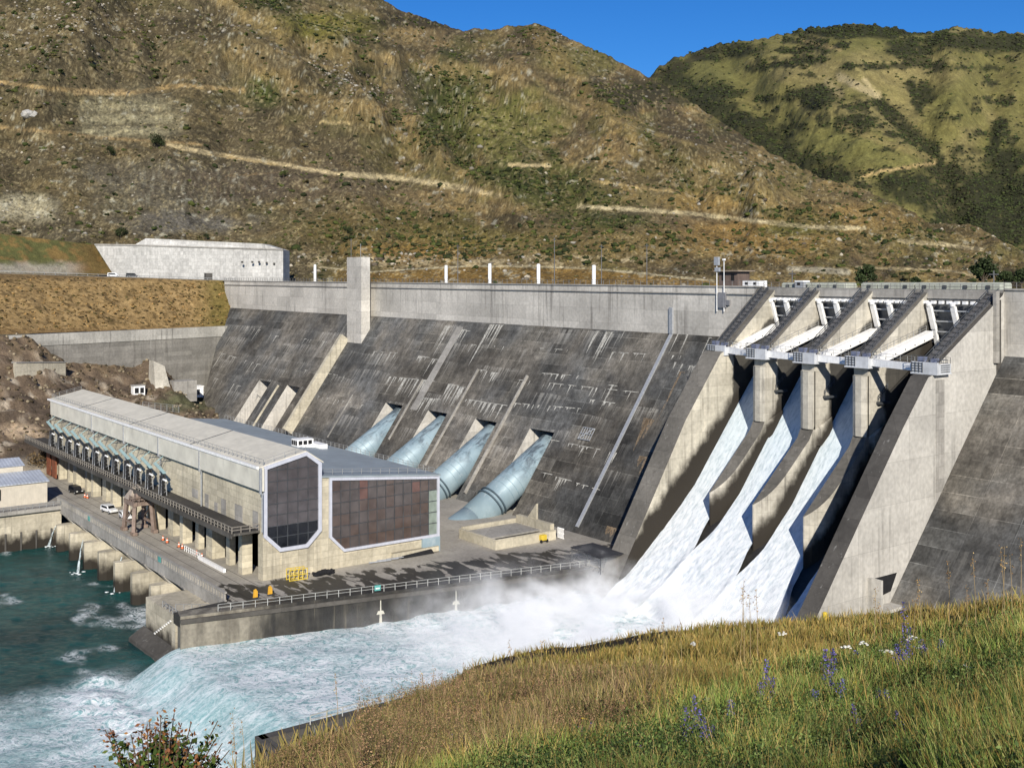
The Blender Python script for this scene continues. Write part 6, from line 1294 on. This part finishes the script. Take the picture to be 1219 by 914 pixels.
def mk(name, sel, hpx, hm, cols, tips, lean, keep=1.0):
    k = np.where(sel)[0]; k = k[RNG.random(len(k)) < keep]; n = len(k); clump = .45+1.1*ss(-.35, .4, nb[k]+.5*fbm(P[k][:, 0]/.5, P[k][:, 1]/.5, 2, 755))
    h = np.maximum(hm*RNG.uniform(.5, 1.4, n), hpx*px_[k]*RNG.uniform(.6, 1.3, n))*clump*(1-.6*ed_[k])*np.where(u[k] < 425, .55, 1); w = np.maximum(.005, 1.05*px_[k])*RNG.uniform(.7, 1.4, n)
    V, Fc, Cc = blades(P[k], h, w, RNG.uniform(.1, lean, n), pal(n, cols)*.8, pal(n, tips)*(.65+.6*ss(-.4, .4, fbm(P[k][:, 0]/.9, P[k][:, 1]/.9, 3, 756)))[:, None]); tag(soup(name, V, Fc, m_grass, Cc, org=(-20, 25, 48)), kind='stuff')
mk('green_grass', isg, 11, .2, [(62, 82, 34), (78, 98, 40), (92, 108, 50)], [(132, 150, 72), (116, 138, 62), (166, 164, 100), (100, 124, 56)], .5)
mk('dry_grass', iso, 7, .24, [(104, 88, 42), (128, 106, 50), (92, 92, 44)], [(168, 138, 76), (186, 162, 104), (146, 122, 60), (132, 130, 66), (120, 118, 58)], .5)
mk('brown_weeds', isd, 12, .24, [(86, 72, 46), (84, 82, 46), (100, 84, 54)], [(146, 120, 88), (124, 100, 76), (168, 146, 108), (112, 110, 62), (140, 132, 80)], .45)
u2, v2, D2, P2_ = sample(5000, 240, 1300); gr2, dk2, ed2 = zones(u2, v2)
V, Fc, Cc = blades(P2_, np.maximum(.3*RNG.uniform(.6, 1.5, len(u2)), 16*D2/F*RNG.uniform(.5, 1.5, len(u2)))*(1-.6*ed2), np.maximum(.004, .8*D2/F), RNG.uniform(.05, .6, len(u2)), pal(len(u2), [(110, 100, 54), (130, 108, 60)]), pal(len(u2), [(196, 172, 116), (170, 146, 90), (150, 150, 84)])); tag(soup('tall_seed_grass', V, Fc, m_grass, Cc, org=(-20, 25, 48)), kind='stuff')
n = 150000; Dq = RNG.uniform(-3, 32, n); Lq = RNG.uniform(-30, 42, n); ue = CX+F*Lq/np.maximum(Dq, 2.5); ok = ((ue < 232) | (ue > 1318)) & (np.hypot(Dq, Lq) > 2.2); PF = g_xy(Dq, Lq)[ok]; n = len(PF)
V, Fc, Cc = blades(PF, .24*RNG.uniform(.5, 1.6, n), .012*RNG.uniform(.7, 1.4, n), RNG.uniform(.1, .5, n), pal(n, [(84, 88, 40), (112, 96, 46), (72, 86, 36)]), pal(n, [(150, 140, 76), (126, 138, 66), (170, 148, 92)])); tag(soup('flank_grass', V, Fc, m_grass, Cc, org=(-5, 10, 48)), kind='stuff')
n = 45000; ub = RNG.uniform(-200, 1700, n); PF = g_at(ub, I(ub, ds_t)+RNG.random(n)**1.5*34)
V, Fc, Cc = blades(PF, .5*RNG.uniform(.5, 1.5, n), .05*RNG.uniform(.7, 1.4, n), RNG.uniform(.1, .5, n), pal(n, [(96, 84, 44), (108, 92, 50)]), pal(n, [(150, 130, 78), (130, 120, 66)])); V[:, 2] -= .25; tag(soup('brow_grass', V, Fc, m_grass, Cc, org=(-30, 40, 30)), kind='stuff')
# seed heads: dock spires and leafy broad weeds
u, v, D, P = sample(34000, 260, 1280); gr_, dk_, ed_ = zones(u, v+20*fbm(P[:, 0]/4, P[:, 1]/4, 3, 762))
k = np.where((RNG.random(len(u)) < dk_*.95) & (D < 40))[0]; n = len(k); H = np.maximum(.26*RNG.uniform(.5, 1.5, n), 13*D[k]/F)*np.where((u[k] < 570) & (u[k] > 425), RNG.uniform(.8, 2.0, n), np.where(u[k] < 425, .6, 1))
m_ = 16; f = RNG.random((n, m_)); cen = P[k][:, None]+np.stack([RNG.normal(0, .05, (n, m_))*H[:, None]*(1.3-f), RNG.normal(0, .05, (n, m_))*H[:, None]*(1.3-f), H[:, None]*(.35+.7*f)], -1)
V, Fc, Cc = leaves(cen.reshape(-1, 3), np.repeat(np.maximum(.009, .9*D[k]/F), m_), np.repeat(pal(n, [(136, 106, 80), (112, 88, 62), (154, 126, 92), (118, 108, 64), (92, 92, 50)]), m_, 0)); tag(soup('dock_seed_heads', V, Fc, m_grass, Cc, org=(-20, 25, 48)), kind='stuff')
k = np.where((RNG.random(len(u)) < gr_*.38) & (D < 30))[0]; n = len(k); H = np.maximum(.26*RNG.uniform(.5, 1.5, n), 11*D[k]/F); m_ = 16; f = RNG.random((n, m_))
cen = P[k][:, None]+np.stack([RNG.normal(0, .13, (n, m_))*H[:, None], RNG.normal(0, .13, (n, m_))*H[:, None], H[:, None]*(.15+.8*f)], -1)
V, Fc, Cc = leaves(cen.reshape(-1, 3), np.repeat(np.maximum(.011, 1.1*D[k]/F), m_)*RNG.uniform(.7, 1.6, n*m_), np.repeat(pal(n, [(62, 80, 36), (80, 98, 46), (104, 118, 64), (50, 66, 30)]), m_, 0)); tag(soup('broad_leaf_weeds', V, Fc, m_grass, Cc, org=(-20, 25, 48)), kind='stuff')
def ground_px(u, v):
    D = float(np.clip(D_of(np.array([u]), np.array([v]))[0], 3, I(u, ds_t))); return Vector(g_at(np.array([u]), np.array([D]))[0]), D
# individual flowers and stalks
def spike(u_, vb, vt, cols, lb, name, cat, group, nl=170, wd=7.0, bare=.25):
    p, D = ground_px(u_, vb); h = (vb-vt)*D/F; R_ = root(name, p, lb, cat, group); b = MB(); b.tube(p-Vector((0, 0, .03)), p+Vector((0, 0, h)), max(.006, .5*D/F), 5, .003); b.build('stem', plain('green_stem', (.09, .11, .04), .8), R_)
    f = bare+(1-bare)*RNG.random(nl); w = wd*D/F*(1.15-f*.8); c = np.array(p)+np.stack([RNG.normal(0, .5, nl)*w, RNG.normal(0, .5, nl)*w, h*f], -1)
    V, Fc, Cc = leaves(c, np.maximum(.008, 1.3*D/F)*RNG.uniform(.7, 1.3, nl), pal(nl, cols)); soup('blossoms', V, Fc, m_grass, Cc, parent=R_)
for u_, vb, vt in ((912, 838, 780), (983, 826, 772), (992, 812, 774), (1076, 812, 715), (1068, 800, 768), (1097, 775, 758), (1016, 882, 832), (1068, 892, 842), (826, 885, 822), (816, 890, 835), (840, 850, 826), (1046, 836, 812), (1055, 842, 815), (705, 880, 858), (690, 884, 862), (540, 892, 872), (550, 900, 876), (495, 905, 885), (970, 840, 815), (1020, 792, 772), (635, 914, 892), (600, 905, 884), (920, 845, 800), (905, 850, 806), (990, 835, 790), (1002, 842, 800), (838, 905, 850), (832, 880, 838), (848, 892, 856), (1082, 806, 745), (1070, 812, 770), (1100, 800, 766), (1022, 892, 850), (1012, 900, 862), (1074, 900, 856), (1060, 905, 870), (720, 896, 868), (696, 900, 872), (760, 905, 880), (870, 860, 828), (1120, 792, 760), (668, 905, 880)):
    spike(u_, vb, vt, [(84, 82, 150), (110, 104, 176), (66, 64, 120), (104, 84, 140), (74, 88, 50)], 'slender blue violet flower spike standing in the meadow grass', 'flower_spike', 'flower', 'blue flower spikes in the meadow')
def daisy(u_, v_, col, lb, name, group, flat=False):
    p, D = ground_px(u_, v_+16); R_ = root(name, p, lb, 'flower', group); q = at(u_, v_, D); b = MB(); b.tube(p-Vector((0, 0, .03)), q, max(.004, .35*D/F), 5); b.build('stem', plain('green_stem', (.09, .11, .04), .8), R_)
    b = MB()
    for k in range(9 if flat else 5): b.blob(q+Vector((random.gauss(0, 2.0)*D/F*(1.4 if flat else .6), random.gauss(0, 2.0)*D/F*(1.4 if flat else .6), random.gauss(0, .8)*D/F)), 1.8*D/F, sq=(1, 1, .5))
    b.build('blossoms', plain(name+'_petal', col, .7), R_)
for u_, v_ in ((696, 855), (580, 880), (572, 884), (652, 909), (716, 830), (915, 836), (1018, 812)): daisy(u_, v_, (.75, .5, .03), 'small bright yellow flower in the meadow', 'yellow_flower', 'yellow flowers in the meadow')
for u_, v_ in ((932, 754), (1051, 774), (1121, 787), (1151, 793), (1085, 760), (827, 766), (1028, 766), (1098, 770), (1008, 770), (1062, 776)): daisy(u_, v_, (.72, .7, .62), 'cluster of small white blossoms in the meadow', 'white_flower', 'white flowers in the meadow', True)
for u_, vb, vt in ((610, 830, 765), (640, 812, 762), (790, 790, 735), (812, 800, 742), (880, 790, 690), (886, 792, 700), (893, 800, 708), (902, 790, 702), (1040, 770, 700), (1098, 760, 690), (1130, 750, 668), (1162, 745, 662), (1192, 742, 650), (1197, 742, 652), (1214, 742, 640), (1205, 746, 660), (1176, 748, 690), (515, 880, 795), (500, 870, 800), (403, 890, 800), (280, 935, 848), (292, 940, 856), (272, 940, 880), (1050, 775, 720), (1012, 780, 735), (760, 800, 760), (1150, 760, 700), (1085, 770, 712)):
    p, D = ground_px(u_, vb); R_ = root('dry_stalk', p, 'thin dry stalk poking above the grass', 'stalk', 'dry stalks above the meadow'); q = at(u_+random.uniform(-6, 6), vt, D); b = MB(); md = p.lerp(q, .55)+Vector((.01, .01, 0)); w = max(.003, .42*D/F); b.tube(p-Vector((0, 0, .03)), md, w, 5, w*.8); b.tube(md, q, w*.8, 5, w*.4)
    b.build('stem', plain('straw', (.33, .24, .12), .8), R_); n = 26; f = RNG.uniform(.72, 1.02, n); c = np.array(p)+(np.array(q)-np.array(p))*f[:, None]+RNG.normal(0, 1.6, (n, 3))*D/F
    V, Fc, Cc = leaves(c, 1.15*D/F*np.ones(n), pal(n, [(150, 116, 70), (120, 90, 56), (176, 150, 100)])); soup('seed_head', V, Fc, m_grass, Cc, parent=R_)  # loose flakes forming the dry seed head
p, D = ground_px(982, 741); R_ = root('yellow_post', p, 'short yellow marker post at the brow of the meadow', 'post'); b = MB(); b.tube(p-Vector((0, 0, .1)), at(982, 729, D), .12, 10); b.build('post_body', m_yel, R_); b = MB(); b.tube(at(982, 729.2, D), at(982, 728, D), .135, 10, .06); b.build('cap', m_yel, R_)
# leafy shrub at the lower left
p = at(188, 985, 6.3); R_ = root('dock_shrub', p, 'leafy green shrub with russet seed heads at the water side', 'shrub'); b = MB(); cen, cols, szs = [], [], []
for k in range(60):
    a = random.uniform(0, 6.28); l_ = random.uniform(.05, .46); h = random.uniform(.3, .66)*(1-.5*abs(l_)); q = p+Vector((math.cos(a)*l_*.9, math.sin(a)*l_*.9, h)); b.tube(p+Vector((math.cos(a)*.04, math.sin(a)*.04, 0)), q, .006, 5, .003)
    m_ = 70; f = RNG.uniform(.25, 1.0, m_); base_ = np.array(p)+(np.array(q)-np.array(p))*f[:, None]+RNG.normal(0, .028, (m_, 3)); cen.append(base_); top = f > .86
    c_ = np.where(top[:, None], pal(m_, [(122, 78, 50), (140, 100, 56), (104, 66, 44)]), pal(m_, [(76, 92, 40), (96, 110, 52), (60, 76, 32)])); cols.append(c_); szs.append(np.where(top, .013, .021)*RNG.uniform(.7, 1.4, m_))
b.build('stems', m_bark, R_); V, Fc, Cc = leaves(np.vstack(cen), np.concatenate(szs), np.vstack(cols)); soup('foliage', V, Fc, m_grass, Cc, parent=R_)
